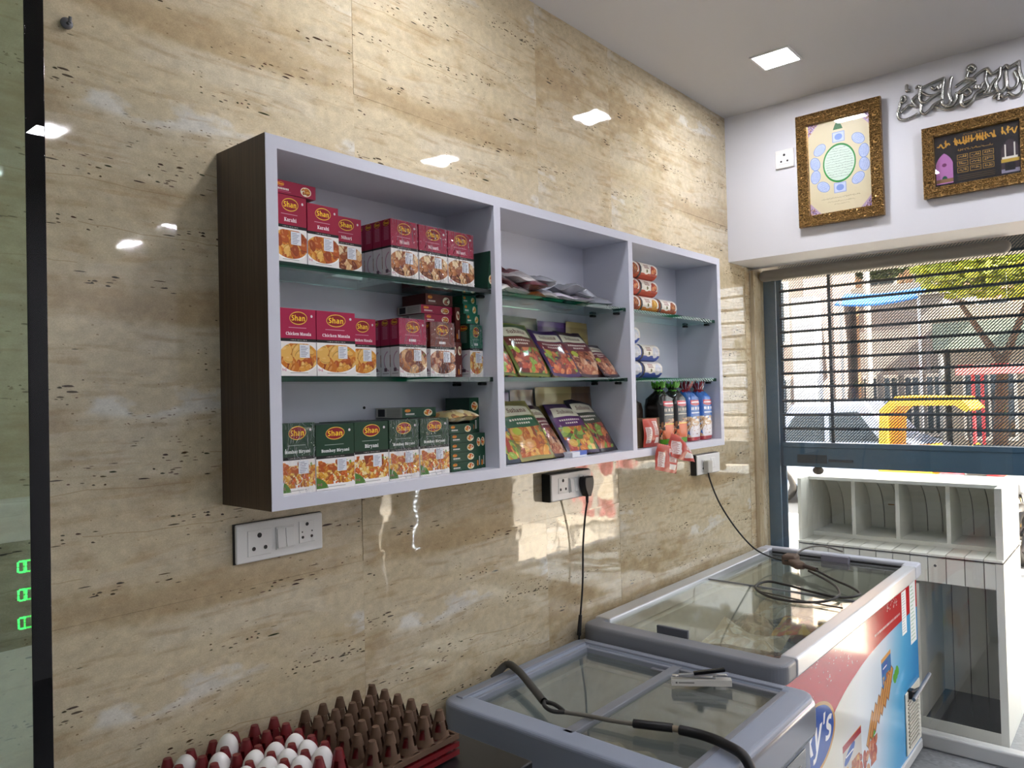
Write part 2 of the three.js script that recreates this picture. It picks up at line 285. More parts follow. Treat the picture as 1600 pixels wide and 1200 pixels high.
// upright carton: front faces +x, width runs along z
function carton(art, label, z0, z1, y, h, xf, { depth = 0.031, wrap = false, sticker = true, turn = 0, group = 'spice cartons on the cabinet shelves' } = {}) {
  const w = z0 - z1 - 0.001, t = thing('spice_carton', label, 'carton', [xf - depth / 2, y + 0.0005, (z0 + z1) / 2], group); t.rotation.y = turn;
  const [f, s, c] = ART[art], b = new THREE.BoxGeometry(depth, h, w); b.translate(0, h / 2, 0);
  part('box', b, [f, c, c, c, s, s], t);
  if (sticker) part('price_sticker', new THREE.BoxGeometry(0.0006, 0.027, 0.024), stickerMat, t, [depth / 2 + 0.0004, h * 0.37, -w * 0.16]);
  if (wrap) { const k = new THREE.BoxGeometry(depth + 0.003, h + 0.002, w - 0.0005, 1, 1, 1); k.translate(0.001, h / 2 + 0.001, 0); part('plastic_wrap', k, wrapMat, t).userData.label = 'crinkled clear plastic wrap'; }
  return t;
}
// carton lying down: its long edge faces +x
function flatCarton(art, label, z0, z1, y, h, xf, { depth = 0.14, end = false, turn = 0 } = {}) {
  const w = z0 - z1 - 0.001, t = thing('flat_spice_carton', label, 'carton', [xf - depth / 2, y + 0.0003, (z0 + z1) / 2], 'spice cartons lying down'); t.rotation.y = turn;
  const [f, c] = FLAT[art], b = new THREE.BoxGeometry(depth, h - 0.0006, w); b.translate(0, h / 2, 0); part('box', b, [f, c, c, c, end ? backEndMat : c, c], t); return t;
}
const [Y1, Y2, Y3] = SHELF;
// upper shelf, left bay
carton('karahi', 'magenta carton with fried chicken at the far left of the upper shelf', -0.835, -0.913, Y1, 0.139, 0.168);
flatCarton('magenta', 'magenta carton lying flat on top of the leftmost upright carton', -0.836, -0.937, Y1 + 0.1402, 0.028, 0.168, { depth: 0.1 });
carton('karahi', 'magenta carton with fried chicken, second from left on the upper shelf', -0.9145, -0.994, Y1, 0.132, 0.168);
carton('nihari', 'magenta carton set back, dark curry bowl, third on the upper shelf', -1.0, -1.084, Y1, 0.128, 0.132);
for (let k = 0; k < 4; k++) carton('nihari', ['magenta curry carton in clear wrap, frontmost of a row four deep', 'magenta carton second in the upper row four deep', 'magenta carton third in the upper row four deep', 'magenta carton hindmost in the upper row four deep'][k], -1.154, -1.24, Y1, 0.141, 0.152 - k * 0.0335, { depth: 0.032, wrap: k === 0, sticker: k === 0 });
carton('nihari', 'magenta curry carton, second from right on the upper shelf', -1.243, -1.34, Y1, 0.141, 0.152, { wrap: true });
carton('nihari', 'magenta curry carton, rightmost upright one on the upper shelf', -1.342, -1.437, Y1, 0.141, 0.152, { wrap: true });
{ const t = flatCarton('green', 'small dark green carton leaning on the divider, upper shelf', 0.05, -0.05, 0, 0.028, 0.0, { depth: 0.09 }); t.position.set(0.13, Y1 + 0.005, -1.4585); t.rotation.set(0.0, 0, 0); t.children[0].rotation.x = -Math.PI / 2; t.children[0].rotation.order = 'XYZ'; t.children[0].position.set(0, 0.05, -0.005); t.rotation.x = -0.12; }
// lower glass shelf, left bay
carton('chicken', 'magenta carton lettered Chicken Masala at the far left of the middle shelf', -0.846, -0.931, Y2, 0.139, 0.168);
carton('chicken', 'magenta carton lettered Chicken Masala, second on the middle shelf', -0.932, -1.033, Y2, 0.139, 0.168);
carton('chicken', 'magenta chicken carton half hidden behind its left neighbour, middle shelf', -1.044, -1.12, Y2, 0.134, 0.132);
for (let k = 0; k < 3; k++) carton('tikka', ['magenta carton with round stew bowl, frontmost of a row three deep', 'magenta carton second in the middle row three deep', 'magenta carton hindmost in the middle row three deep'][k], -1.173, -1.261, Y2, 0.14, 0.152 - k * 0.035, { depth: 0.033, wrap: k === 0, sticker: k === 0 });
carton('seekh', 'brown carton with grilled meat in clear wrap, middle shelf', -1.283, -1.369, Y2, 0.138, 0.142, { wrap: true });
carton('seekh', 'brown carton standing behind the wrapped grilled-meat carton', -1.283, -1.369, Y2, 0.1395, 0.106, { sticker: false });
flatCarton('magenta', 'magenta carton lying on the brown carton, lower of two', -1.3, -1.398, Y2 + 0.1402, 0.024, 0.104, { depth: 0.09, end: true });
flatCarton('magenta', 'crumpled magenta carton, upper of two lying under the flat brown one', -1.29, -1.402, Y2 + 0.1645, 0.022, 0.103, { depth: 0.09, end: true });
flatCarton('brown', 'brown carton lying flat on top of the magenta pile', -1.305, -1.402, Y2 + 0.187, 0.029, 0.105, { depth: 0.09 });
function brownSpine(label, z, y, x) { const t = thing('brown_spice_carton', label, 'carton', [x - 0.05, y + 0.0005, z], 'brown spice cartons standing on edge'); const b = new THREE.BoxGeometry(0.1, 0.0925, 0.018); b.translate(0, 0.046, 0); part('box', b, FLAT.brown[1], t); const f = new THREE.PlaneGeometry(0.0175, 0.092); const uv = f.attributes.uv; for (let i = 0; i < 4; i++) { const u = uv.getX(i), v = uv.getY(i); uv.setXY(i, v, 1 - u); } f.rotateY(Math.PI / 2); part('edge_print', f, FLAT.brown[0], t, [0.0504, 0.046, 0]); }
brownSpine('brown carton on edge, left of the lower pair', -1.387, Y2, 0.122);
brownSpine('brown carton on edge, right of the lower pair', -1.4055, Y2, 0.122);
brownSpine('brown carton on edge stacked above the lower brown pair', -1.4125, Y2 + 0.094, 0.112);
carton('teal', 'teal green carton in clear wrap beside the divider, middle shelf', -1.425, -1.475, Y2, 0.139, 0.142, { wrap: true, depth: 0.05 });
flatCarton('teal', 'teal carton lying flat, lowest of three', -1.424, -1.4765, Y2 + 0.142, 0.027, 0.132, { depth: 0.1 });
flatCarton('teal', 'teal carton lying flat, middle of three', -1.422, -1.4765, Y2 + 0.1695, 0.027, 0.125, { depth: 0.1 });
flatCarton('teal', 'teal carton lying flat, topmost of three', -1.423, -1.4765, Y2 + 0.197, 0.0225, 0.12, { depth: 0.1 });
// bottom board, left bay
carton('bombay', 'dark green rice carton in clear wrap at the far left of the bottom row', -0.834, -0.917, Y3, 0.144, 0.176, { wrap: true });
carton('bombay', 'dark green rice carton, second from left in the bottom row', -0.919, -1.018, Y3, 0.138, 0.176, { depth: 0.12 });
carton('biryani', 'dark green rice carton, third from left in the bottom row', -1.022, -1.118, Y3, 0.139, 0.171, { depth: 0.13 });
carton('bombay', 'dark green rice carton under glossy crumpled wrap, fourth in the bottom row', -1.124, -1.216, Y3, 0.139, 0.166, { wrap: true, depth: 0.12 });
carton('bombay', 'dark green rice carton half wrapped, fifth in the bottom row', -1.223, -1.321, Y3, 0.139, 0.162, { wrap: true, depth: 0.12 });
flatCarton('green', 'dark green carton lying flat on the bottom row of cartons', -1.214, -1.328, Y3 + 0.1415, 0.025, 0.11, { depth: 0.1, end: true });
for (let k = 0; k < 5; k++) flatCarton('green', ['lowest', 'second from below', 'middle', 'fourth from below', 'topmost'][k].replace(/^/, 'dark green carton lying flat, ') + ' in the stack of five', -1.335, -1.432 + (k === 4 ? 0.006 : 0), Y3 + k * 0.0241, 0.024, 0.152 - (k === 4 ? 0.004 : 0), { depth: 0.11 });
{ const m = single('snack_pouch', 'plump yellow printed pouch lying on the stack of five green cartons', 'pouch', pouchGeo(0.118, 0.095, 0.028, 640, 0.006, 12, 12), foilMat(canvasTex(128, 128, (g, w, h) => { g.fillStyle = '#d9c48a'; g.fillRect(0, 0, w, h); food(g, 0, 0, w, h, ['#d9b45a', '#e6d6a4', '#c98a4a', '#efe6cc', '#8a5a3c'], 60, 77, 0.09); g.fillStyle = '#5c3a6c'; g.fillRect(w * 0.6, h * 0.4, w * 0.25, h * 0.2); })), [0.168, Y3 + 0.136, -1.38], 'spice cartons lying down'); m.rotation.z = 88 * rad; m.userData.group = undefined; delete m.userData.group; }
function greenUpright(label, z0, z1, y, x) { const t = thing('green_spice_carton', label, 'carton', [x - 0.045, y + 0.0005, (z0 + z1) / 2], 'green spice cartons at the divider'); const b = new THREE.BoxGeometry(0.09, 0.093, z0 - z1 - 0.0008); b.translate(0, 0.0465, 0); part('box', b, FLAT.green[1], t); const f = new THREE.PlaneGeometry(0.092, z0 - z1 - 0.002); f.rotateZ(Math.PI / 2); f.rotateY(Math.PI / 2); part('edge_print', f, FLAT.green[0], t, [0.0454, 0.0465, 0]); }
greenUpright('dark green carton standing on end beside the stack of five', -1.4335, -1.4555, Y3, 0.146);
greenUpright('dark green carton standing on end against the divider, lower', -1.4565, -1.4775, Y3, 0.14);
greenUpright('dark green carton standing on end against the divider, upper', -1.44, -1.4775, Y3 + 0.0942, 0.12);

// ───────────────────────── pouches
function pouchGeo(w, h, t, seed, wr = 0.004, nx = 12, ny = 16) {
  const n = noise2(seed), P = [], U = [], I = [];
  const rim = (u) => Math.pow(Math.max(0, 1 - Math.pow(Math.abs(2 * u - 1), 3.2)), 0.75);
  for (const s of [1, -1]) for (let j = 0; j <= ny; j++) for (let i = 0; i <= nx; i++) {
    const u = i / nx, v = j / ny, vv = Math.min(1, Math.max(0, (v - 0.05) / 0.88)), b = rim(u) * rim(vv), edge = i === 0 || i === nx || j === 0 || j === ny;
    const bow = (n(u * 2 + 5, v * 2) - 0.5) * wr * 3, x = bow + (edge ? 0 : s * (t / 2 * b + 0.0006) + s * (n(u * 7, v * 7 + (s > 0 ? 0 : 50)) - 0.5) * wr * Math.min(1, b * 3 + 0.3));
    P.push(x, (v - 0) * h - 0, (0.5 - u) * w * (1 - 0.03 * b)); U.push(s > 0 ? u : 1 - u, v);
  }
  const st = (nx + 1) * (ny + 1);
  for (let q = 0; q < 2; q++) for (let j = 0; j < ny; j++) for (let i = 0; i < nx; i++) { const a = q * st + j * (nx + 1) + i, b = a + 1, c = a + nx + 1, d = c + 1; if (q === 0) I.push(a, b, d, a, d, c); else I.push(a, d, b, a, c, d); }
  const g = new THREE.BufferGeometry(); g.setAttribute('position', new THREE.Float32BufferAttribute(P, 3)); g.setAttribute('uv', new THREE.Float32BufferAttribute(U, 2)); g.setIndex(I); g.computeVertexNormals(); return g;
}
function pouchArt(base, band, pal, seed, border = base, word = 'Suhana') {
  return canvasTex(192, 256, (g, w, h) => {
    g.fillStyle = border; g.fillRect(0, 0, w, h); g.fillStyle = base; g.fillRect(w * 0.05, h * 0.03, w * 0.9, h * 0.93);
    food(g, w * 0.06, h * 0.46, w * 0.88, h * 0.48, pal, 90, seed, 0.13);
    g.fillStyle = '#e3dfc8'; g.beginPath(); g.moveTo(w * 0.08, h * 0.28); g.lineTo(w * 0.12, h * 0.1); g.quadraticCurveTo(w * 0.5, h * 0.06, w * 0.9, h * 0.12); g.lineTo(w * 0.9, h * 0.28); g.fill();
    g.fillStyle = '#5b2a1c'; g.font = `italic bold ${h * 0.11}px serif`; g.textAlign = 'center'; g.fillText(word, w * 0.5, h * 0.225);
    g.fillStyle = band; g.beginPath(); g.moveTo(w * 0.05, h * 0.3); g.quadraticCurveTo(w * 0.5, h * 0.27, w * 0.95, h * 0.31); g.lineTo(w * 0.95, h * 0.47); g.quadraticCurveTo(w * 0.5, h * 0.51, w * 0.05, h * 0.46); g.fill();
    g.fillStyle = '#efe8da'; g.font = `bold ${h * 0.058}px sans-serif`; for (let i = 0; i < 10; i++) { g.fillRect(w * (0.17 + i * 0.066), h * 0.335, 9, 9); if (i > 1 && i < 8) g.fillRect(w * (0.17 + i * 0.066), h * 0.4, 9, 8); }
    g.fillStyle = '#b7c43a'; g.beginPath(); g.ellipse(w * 0.22, h * 0.54, w * 0.1, h * 0.06, 0.4, 0, 7); g.fill();
  });
}
const plainArt = (a, b) => foilMat(canvasTex(96, 128, (g, w, h) => { g.fillStyle = a; g.fillRect(0, 0, w, h); g.fillStyle = b; g.fillRect(0, 0, w, h * 0.1); g.fillRect(w * 0.12, h * 0.3, w * 0.76, h * 0.16); food(g, 0, h * 0.5, w, h * 0.5, PAL.veg, 30, 9, 0.14); }));
const PA = { plainPurple: plainArt('#40235e', '#5c3a7c'), plainGold: plainArt('#8d7c46', '#a8955a'), plainDark: plainArt('#26342c', '#3c4a3a'), plainBrown: plainArt('#5a4028', '#6e5030'), olive: foilMat(pouchArt('#8a8550', '#285c3c', PAL.fry, 51, '#9a9150')), purple: foilMat(pouchArt('#3b1e58', '#7a2430', PAL.red, 52)), maroon: foilMat(pouchArt('#3c2432', '#6d2330', PAL.meat, 53, '#2c1a28')), violet: foilMat(pouchArt('#463150', '#5c1c66', PAL.veg, 54, '#35244a')), green: foilMat(pouchArt('#3c5a2a', '#6b2a22', PAL.red, 55, '#6f7a30')), navy: foilMat(pouchArt('#26364a', '#1f5070', PAL.veg, 56, '#22303c')), gold: foilMat(pouchArt('#a08a4a', '#7c6420', PAL.rice, 57, '#8f7a3a')), black: foilMat(pouchArt('#221c28', '#39402a', PAL.red, 58, '#1c1620')) };
function pouch(art, label, z, y, xb, lean, w = 0.155, h = 0.185, t = 0.02, roll = 0, group = 'spice pouches in the middle bay') {
  const m = single('spice_pouch', label, 'pouch', pouchGeo(w, h, t, Math.round(z * -977) + Math.round(xb * 1000)), PA[art] ?? art, [xb, y, z], group); m.rotation.order = 'ZXY'; m.rotation.set(roll, 0, lean * rad, 'ZXY'); return m;
}
// middle shelf (y = Y2)
pouch('green', 'green spice pouch with salad, cut off by the divider, middle shelf', -1.56, Y2 + 0.004, 0.15, 34, 0.11, 0.15);
pouch('green', 'olive edged pouch with red band, front left on the middle shelf', -1.69, Y2 + 0.004, 0.152, 33, 0.15, 0.19);
pouch('purple', 'purple pouch with glossy kebab picture, centre front of the middle shelf', -1.842, Y2 + 0.004, 0.153, 35, 0.15, 0.18);
pouch('maroon', 'maroon pouch with kebab picture, right of the purple one, middle shelf', -1.985, Y2 + 0.004, 0.148, 35, 0.15, 0.185);
pouch('maroon', 'small maroon pouch lying against the right divider, middle shelf', -2.085, Y2 + 0.004, 0.152, 40, 0.1, 0.14);
pouch('plainDark', 'dark green-blue pouch standing behind, left of the middle shelf', -1.75, Y2 + 0.004, 0.040, 3, 0.2, 0.187, 0.014);
pouch('plainDark', 'dark pouch behind the olive one, against the back panel', -1.615, Y2 + 0.004, 0.042, 3, 0.14, 0.177, 0.014);
pouch('plainPurple', 'plain purple pouch standing at the back of the middle shelf', -1.93, Y2 + 0.004, 0.038, 2, 0.15, 0.182, 0.014);
pouch('plainGold', 'gold pouch standing at the back right of the middle shelf', -2.06, Y2 + 0.004, 0.036, 2, 0.13, 0.187, 0.014);
// bottom board
pouch('navy', 'dark blue pouch cut off by the divider, bottom row of pouches', -1.575, Y3 + 0.004, 0.152, 36, 0.12, 0.19);
pouch('olive', 'olive and cream pouch with green band and fried food, bottom row', -1.69, Y3 + 0.004, 0.155, 33, 0.155, 0.205);
pouch('maroon', 'narrow dark pouch with red band between the olive and violet ones', -1.797, Y3 + 0.004, 0.15, 36, 0.09, 0.19);
pouch('violet', 'violet pouch with noodles, large centre right of the bottom row', -1.93, Y3 + 0.004, 0.154, 36, 0.165, 0.19);
pouch('black', 'black pouch with red meat, rightmost of the bottom row', -2.045, Y3 + 0.004, 0.148, 35, 0.15, 0.205);
pouch('plainGold', 'yellow topped pouch behind the violet one, bottom row', -1.93, Y3 + 0.004, 0.036, 2, 0.19, 0.212, 0.014);
pouch('plainPurple', 'purple topped pouch behind the olive one, bottom row', -1.62, Y3 + 0.004, 0.038, 2, 0.16, 0.197, 0.014);
pouch('plainBrown', 'tan topped pouch standing at the back, centre of the bottom row', -1.765, Y3 + 0.004, 0.036, 2, 0.12, 0.204, 0.014);
pouch('plainBrown', 'brown topped pouch standing at the back right of the bottom row', -2.075, Y3 + 0.004, 0.036, 2, 0.12, 0.212, 0.014);
{
  const t = thing('small_carton', 'small white and blue carton at the edge of the bottom board', 'carton', [0.155, Y3 + 0.0005, -1.865]);
  const b = new THREE.BoxGeometry(0.032, 0.015, 0.09); b.translate(0, 0.0075, 0); part('box', b, M(0xdfe3ea, 0.4), t);
  part('blue_flap', ext(-0.0165, 0.0165, 0.004, 0.0158, -0.002, -0.0455), M(0x3a5fb8, 0.4), t); t.rotation.y = 0.12;
}
{ // sachets lying in a heap on the upper shelf
  const art = (a, b) => foilMat(canvasTex(96, 96, (g, w, h) => { g.fillStyle = a; g.fillRect(0, 0, w, h); g.fillStyle = b; g.fillRect(0, 0, w, h * 0.18); g.fillRect(w * 0.1, h * 0.4, w * 0.8, h * 0.22); g.fillStyle = '#8b8790'; for (let i = 0; i < 5; i++) g.fillRect(w * 0.12, h * (0.68 + i * 0.05), w * 0.7, 2); }), 0.3);
  const A = { maroon: art('#5a1822', '#8a2230'), white: art('#d7d3cf', '#7c1c2a'), silver: M(0xb9bcc4, 0.25, { metalness: 0.4 }), lilac: art('#d9cfdc', '#6a3f74'), amber: art('#a45e20', '#7a3c14') };
  const r = seedOf(44), list = [['white', 'white'], ['maroon', 'maroon'], ['white', 'white'], ['maroon', 'maroon'], ['silver', 'silver'], ['white', 'white'], ['lilac', 'white and purple'], ['silver', 'silver'], ['white', 'white'], ['silver', 'silver'], ['lilac', 'white and purple'], ['silver', 'silver'], ['maroon', 'maroon'], ['white', 'white'], ['amber', 'amber']];
  const where = ['at the far left end', 'second from the left', 'near the left end, low', 'in the left part of the heap', 'at the crest of the heap', 'in the middle, low', 'at the front, middle', 'right of the crest', 'low, right of the middle', 'long one sloping to the right', 'at the front, right of the middle', 'at the right tip', 'standing up at the left', 'on top, left part', 'at the front, left of the middle'];
  const Z = [-1.57, -1.61, -1.66, -1.71, -1.8, -1.78, -1.86, -1.9, -1.93, -1.99, -1.95, -2.07, -1.545, -1.67, -1.74], L = [0, 0.02, 0, 0.02, 0.046, 0, 0, 0.036, 0, 0.02, 0.004, 0.006, 0.05, 0.044, 0];
  list.forEach(([a, c], i) => {
    const m = single('spice_sachet', `${c} sachet ${where[i]} on the upper shelf`, 'sachet', pouchGeo(0.095, 0.115, 0.03, 700 + i, 0.007, 9, 9), A[a], [0.158 - (i % 3) * 0.012, Y1 + 0.011 + L[i], Z[i]], 'heap of sachets');
    m.rotation.set(0, (r() - 0.5) * 0.9, 0); m.rotation.order = 'YZX'; m.rotation.z = 80 * rad + (r() - 0.5) * 0.2; m.rotation.x = (r() - 0.5) * 0.5 - (i > 6 && i < 12 ? 0.1 : 0);
  });
}

// ───────────────────────── right bay: drum shaped packs, bread, red packets
{
  const packArt = (a, b, blob, seed) => cardMat(canvasTex(256, 128, (g, w, h) => {
    g.fillStyle = '#e9e4da'; g.fillRect(0, 0, w, h); g.fillStyle = a; g.fillRect(0, h * 0.7, w, h * 0.3); g.fillRect(0, 0, w * 0.08, h);
    g.fillStyle = '#efe9dd'; g.beginPath(); g.ellipse(w * 0.42, h * 0.4, w * 0.2, h * 0.36, 0, 0, 7); g.fill(); g.fillStyle = b; g.beginPath(); g.ellipse(w * 0.78, h * 0.5, w * 0.15, h * 0.36, 0.2, 0, 7); g.fill(); food(g, w * 0.66, h * 0.2, w * 0.24, h * 0.5, blob, 12, seed, 0.25);
    g.fillStyle = '#6d6a3a'; g.beginPath(); g.ellipse(w * 0.44, h * 0.55, 11, 14, 0, 0, 7); g.fill(); g.fillStyle = '#77322a'; for (let i = 0; i < 3; i++) g.fillRect(w * 0.3, h * (0.16 + i * 0.09), w * 0.25, 5); }));
  const A = { red: packArt('#b8452c', '#a83a2c', ['#8e2a1d', '#c25a34', '#d98a5a'], 1), amber: packArt('#c4761f', '#c98a2a', ['#d9a63c', '#e6c260'], 2), rust: packArt('#a84a20', '#8c3c1c', ['#8e4a2a', '#b5713c'], 3), blue: packArt('#3f57a8', '#cfd3dc', ['#dcdde2', '#c8ccd6'], 4) };
  const cap = M(0x34302e, 0.5), capW = M(0xc7c9cf, 0.45);
  function hexPack(kind, label, z, y, x, len = 0.13, R = 0.0308, blueCap) {
    const t = thing('round_pack', label, 'food pack', [x, y, z], 'round packs in the right bay');
    const b = new THREE.CylinderGeometry(R, R, len, 14, 1, true, 0); b.rotateX(Math.PI / 2); b.rotateZ(0); // axis on z, flat below
    b.rotateZ(Math.PI / 6); const g = b.toNonIndexed(), p = g.attributes.position, uv = g.attributes.uv;
    for (let i = 0; i < p.count; i++) uv.setXY(i, 0.5 - p.getZ(i) / len, Math.min(1, Math.max(0, p.getY(i) / (1.8 * R) + 0.5)));
    g.computeVertexNormals(); const lift = R * 0.98; g.translate(0, lift, 0);
    part('sleeve', g, A[kind], t);
    for (const s of [1, -1]) { const c = new THREE.CylinderGeometry(R * 0.99, R * 0.8, 0.006, 14); c.rotateX(Math.PI / 2 * s); c.rotateZ(Math.PI / 6); c.translate(0, lift, s * (len / 2 - 0.0025)); part('end_cap', c, blueCap ? capW : cap, t); }
    part('band', (() => { const c = new THREE.CylinderGeometry(R * 1.012, R * 1.012, 0.012, 14, 1, true); c.rotateX(Math.PI / 2); c.rotateZ(Math.PI / 6); c.translate(0, lift, len / 2 - 0.012); return c; })(), cap, t);
  }
  const hy = 0.0605;
  hexPack('rust', 'drum shaped pack, lower left corner of the upper shelf heap', -2.231, Y1 + 0.001, 0.115, 0.112);
  hexPack('amber', 'amber printed drum shaped pack, lower middle of the upper shelf heap', -2.352, Y1 + 0.001, 0.115);
  hexPack('rust', 'rust printed drum shaped pack alone at the right, upper shelf', -2.487, Y1 + 0.001, 0.115);
  hexPack('red', 'drum shaped pack, left of the middle layer, upper shelf', -2.231, Y1 + 0.001 + hy, 0.115, 0.112);
  hexPack('red', 'red printed drum shaped pack, right of the middle layer', -2.35, Y1 + 0.001 + hy, 0.115);
  hexPack('rust', 'drum shaped pack, left of the top layer, upper shelf', -2.231, Y1 + 0.001 + 2 * hy, 0.115, 0.112);
  hexPack('red', 'red printed drum shaped pack, right of the top layer', -2.35, Y1 + 0.001 + 2 * hy, 0.115);
  hexPack('blue', 'white drum shaped pack, lower left on the middle shelf', -2.231, Y2 + 0.001, 0.115, 0.112, 0.0308, true);
  hexPack('blue', 'blue and white drum shaped pack, lower right on the middle shelf', -2.362, Y2 + 0.001, 0.115, 0.14, 0.0308, true);
  hexPack('blue', 'white drum shaped pack, second layer at left, middle shelf', -2.231, Y2 + 0.001 + hy, 0.115, 0.112, 0.0308, true);
  hexPack('blue', 'blue and white drum shaped pack, top right of its pile', -2.35, Y2 + 0.001 + hy, 0.115, 0.13, 0.0308, true);
  hexPack('blue', 'white drum shaped pack topping the left pile, middle shelf', -2.231, Y2 + 0.001 + 2 * hy, 0.112, 0.112, 0.0308, true);
}
{
  // loaf in a printed bag: rings of a rounded box that gather to a neck and flare again
  function loafGeo(w, d, h, seed) {
    const n = noise2(seed), prof = [[0, 0.9], [0.02, 0.98], [0.3, 1], [0.62, 1], [0.74, 0.93], [0.82, 0.62], [0.865, 0.26], [0.9, 0.3], [0.95, 0.52], [1.0, 0.6]], P = [], U = [], I = [], NS = 40;
    prof.forEach(([v, k], j) => { for (let i = 0; i <= NS; i++) { const a = i / NS * Math.PI * 2, c = Math.cos(a), s = Math.sin(a), e = v > 0.8 ? 1 : 0.5, sg = (q) => Math.sign(q) * Math.pow(Math.abs(q), e), wob = 1 + (n(i * 0.9, j * 1.7) - 0.5) * (v > 0.75 ? 0.5 : 0.05);
      P.push(-d / 2 * k * sg(c) * wob, v * h + (v > 0.85 ? (n(i, j * 3) - 0.5) * 0.02 : 0), w / 2 * k * sg(s) * wob); U.push(i / NS, v); } });
    for (let j = 0; j < prof.length - 1; j++) for (let i = 0; i < NS; i++) { const a = j * (NS + 1) + i, b = a + 1, c = a + NS + 1, e = c + 1; I.push(a, e, b, a, c, e); }
    const z = P.length / 3; P.push(0, 0, 0); U.push(0.5, 0); for (let i = 0; i < NS; i++) I.push(z, i, i + 1);
    const g = new THREE.BufferGeometry(); g.setAttribute('position', new THREE.Float32BufferAttribute(P, 3)); g.setAttribute('uv', new THREE.Float32BufferAttribute(U, 2)); g.setIndex(I); g.computeVertexNormals(); return g;
  }
  const bread = (blue) => foilMat(canvasTex(256, 256, (g, w, h) => {
    const Y = (v) => h * (1 - v), X = (u) => u * w; g.fillStyle = blue ? '#1f63b8' : '#16130f'; g.fillRect(0, 0, w, h);
    food(g, 0, Y(0.42), w, h * 0.38, blue ? ['#c9a47a', '#b58a5c', '#e6d2b4', '#f1ece4'] : ['#c9824a', '#b55c3a', '#e0b08a', '#d9693c', '#8a5a30'], 160, blue ? 6 : 7, 0.05);
    if (blue) { g.fillStyle = '#e9e6ea'; g.beginPath(); g.ellipse(X(0.5), Y(0.16), w * 0.13, h * 0.11, 0, 0, 7); g.fill(); food(g, X(0.4), Y(0.34), w * 0.2, h * 0.24, ['#caa27a', '#8a5a3c', '#e6d2b4'], 30, 9, 0.04); g.fillStyle = '#a3202c'; g.fillRect(0, Y(0.07), w, h * 0.07); g.fillStyle = '#a3202c'; g.fillRect(0, 0, w, h * 0.16); g.fillStyle = '#e7e9f2'; for (let i = 0; i < 9; i++) g.fillRect(i * 29, 0, 8, h * 0.13); }
    else { g.fillStyle = '#57a02a'; g.fillRect(0, Y(0.09), w, h * 0.09); g.fillStyle = '#d9642c'; g.fillRect(X(0.44), Y(0.32), w * 0.11, h * 0.22); g.fillStyle = '#e6c23c'; g.fillRect(X(0.43), Y(0.34), w * 0.14, h * 0.02); g.fillStyle = '#6fc23c'; g.fillRect(0, 0, w, h * 0.07); }
    for (const u of [0.5]) { g.fillStyle = '#c22a32'; g.beginPath(); g.moveTo(X(u - 0.09), Y(0.7)); g.lineTo(X(u + 0.09), Y(0.7)); g.lineTo(X(u + 0.09), Y(0.63)); g.lineTo(X(u), Y(0.6)); g.lineTo(X(u - 0.09), Y(0.63)); g.fill(); g.fillStyle = '#f0eef0'; g.fillRect(X(u - 0.07), Y(0.67), w * 0.14, h * 0.022); g.font = `bold ${h * 0.075}px sans-serif`; g.textAlign = 'center'; g.fillStyle = blue ? '#fff' : '#cdbfa8'; for (let i = 0; i < 5; i++) g.fillRect(X(u - 0.07 + i * 0.03), Y(0.58), 5, h * 0.05); g.fillRect(X(u - 0.07), Y(0.49), w * 0.14, h * 0.018); }
  }), 0.22);
  const B = bread(true), K = bread(false), clip = M(0x5fb52e, 0.4), clipR = M(0x9c2030, 0.4);
  [[K, 'black and green bread bag, left of the two black ones', -2.43, 'green'], [K, 'black and green bread bag next to the blue bread', -2.533, 'green'], [B, 'blue bread bag with red twisted top, left of the two', -2.636, 'red'], [B, 'blue bread bag with red twisted top, rightmost in the bay', -2.741, 'red']].forEach(([m, label, z, c], i) => {
    const t = thing('bread_bag', label, 'bread', [0.128, Y3 + 0.0005, z], 'bread bags in the right bay');
    part('bag', loafGeo(0.098, 0.085, 0.225, 60 + i), m, t);
    const k = new THREE.TorusGeometry(0.0135, 0.0035, 8, 20); k.rotateX(Math.PI / 2); part('tie', k, c === 'red' ? clipR : clip, t, [0, 0.1955, 0]);
  });
  const dk = single('brown_bag', 'dark brown filled bag slumped behind the small cardboard box', 'bag', loafGeo(0.17, 0.08, 0.205, 77), M(0x2e2015, 0.25, { clearcoat: 0.5 }), [0.07, Y3 + 0.0005, -2.285]);
  dk.rotation.y = 0.0;
  { const t = thing('cardboard_box', 'small open cardboard box under the dark brown bag', 'box', [0.14, Y3 + 0.0005, -2.3]); const c = M(0x6e573c, 0.8), W = 0.14, H = 0.1, D = 0.045, k = 0.002;
    part('front', ext(D / 2 - k, D / 2, 0, H, W / 2, -W / 2), c, t); part('back', ext(-D / 2, -D / 2 + k, 0, H, W / 2, -W / 2), c, t); part('side', ext(-D / 2 + k, D / 2 - k, 0, H, W / 2, W / 2 - k), c, t); part('side', ext(-D / 2 + k, D / 2 - k, 0, H, -W / 2 + k, -W / 2), c, t); part('bottom', ext(-D / 2 + k, D / 2 - k, 0, k, W / 2 - k, -W / 2 + k), c, t); }
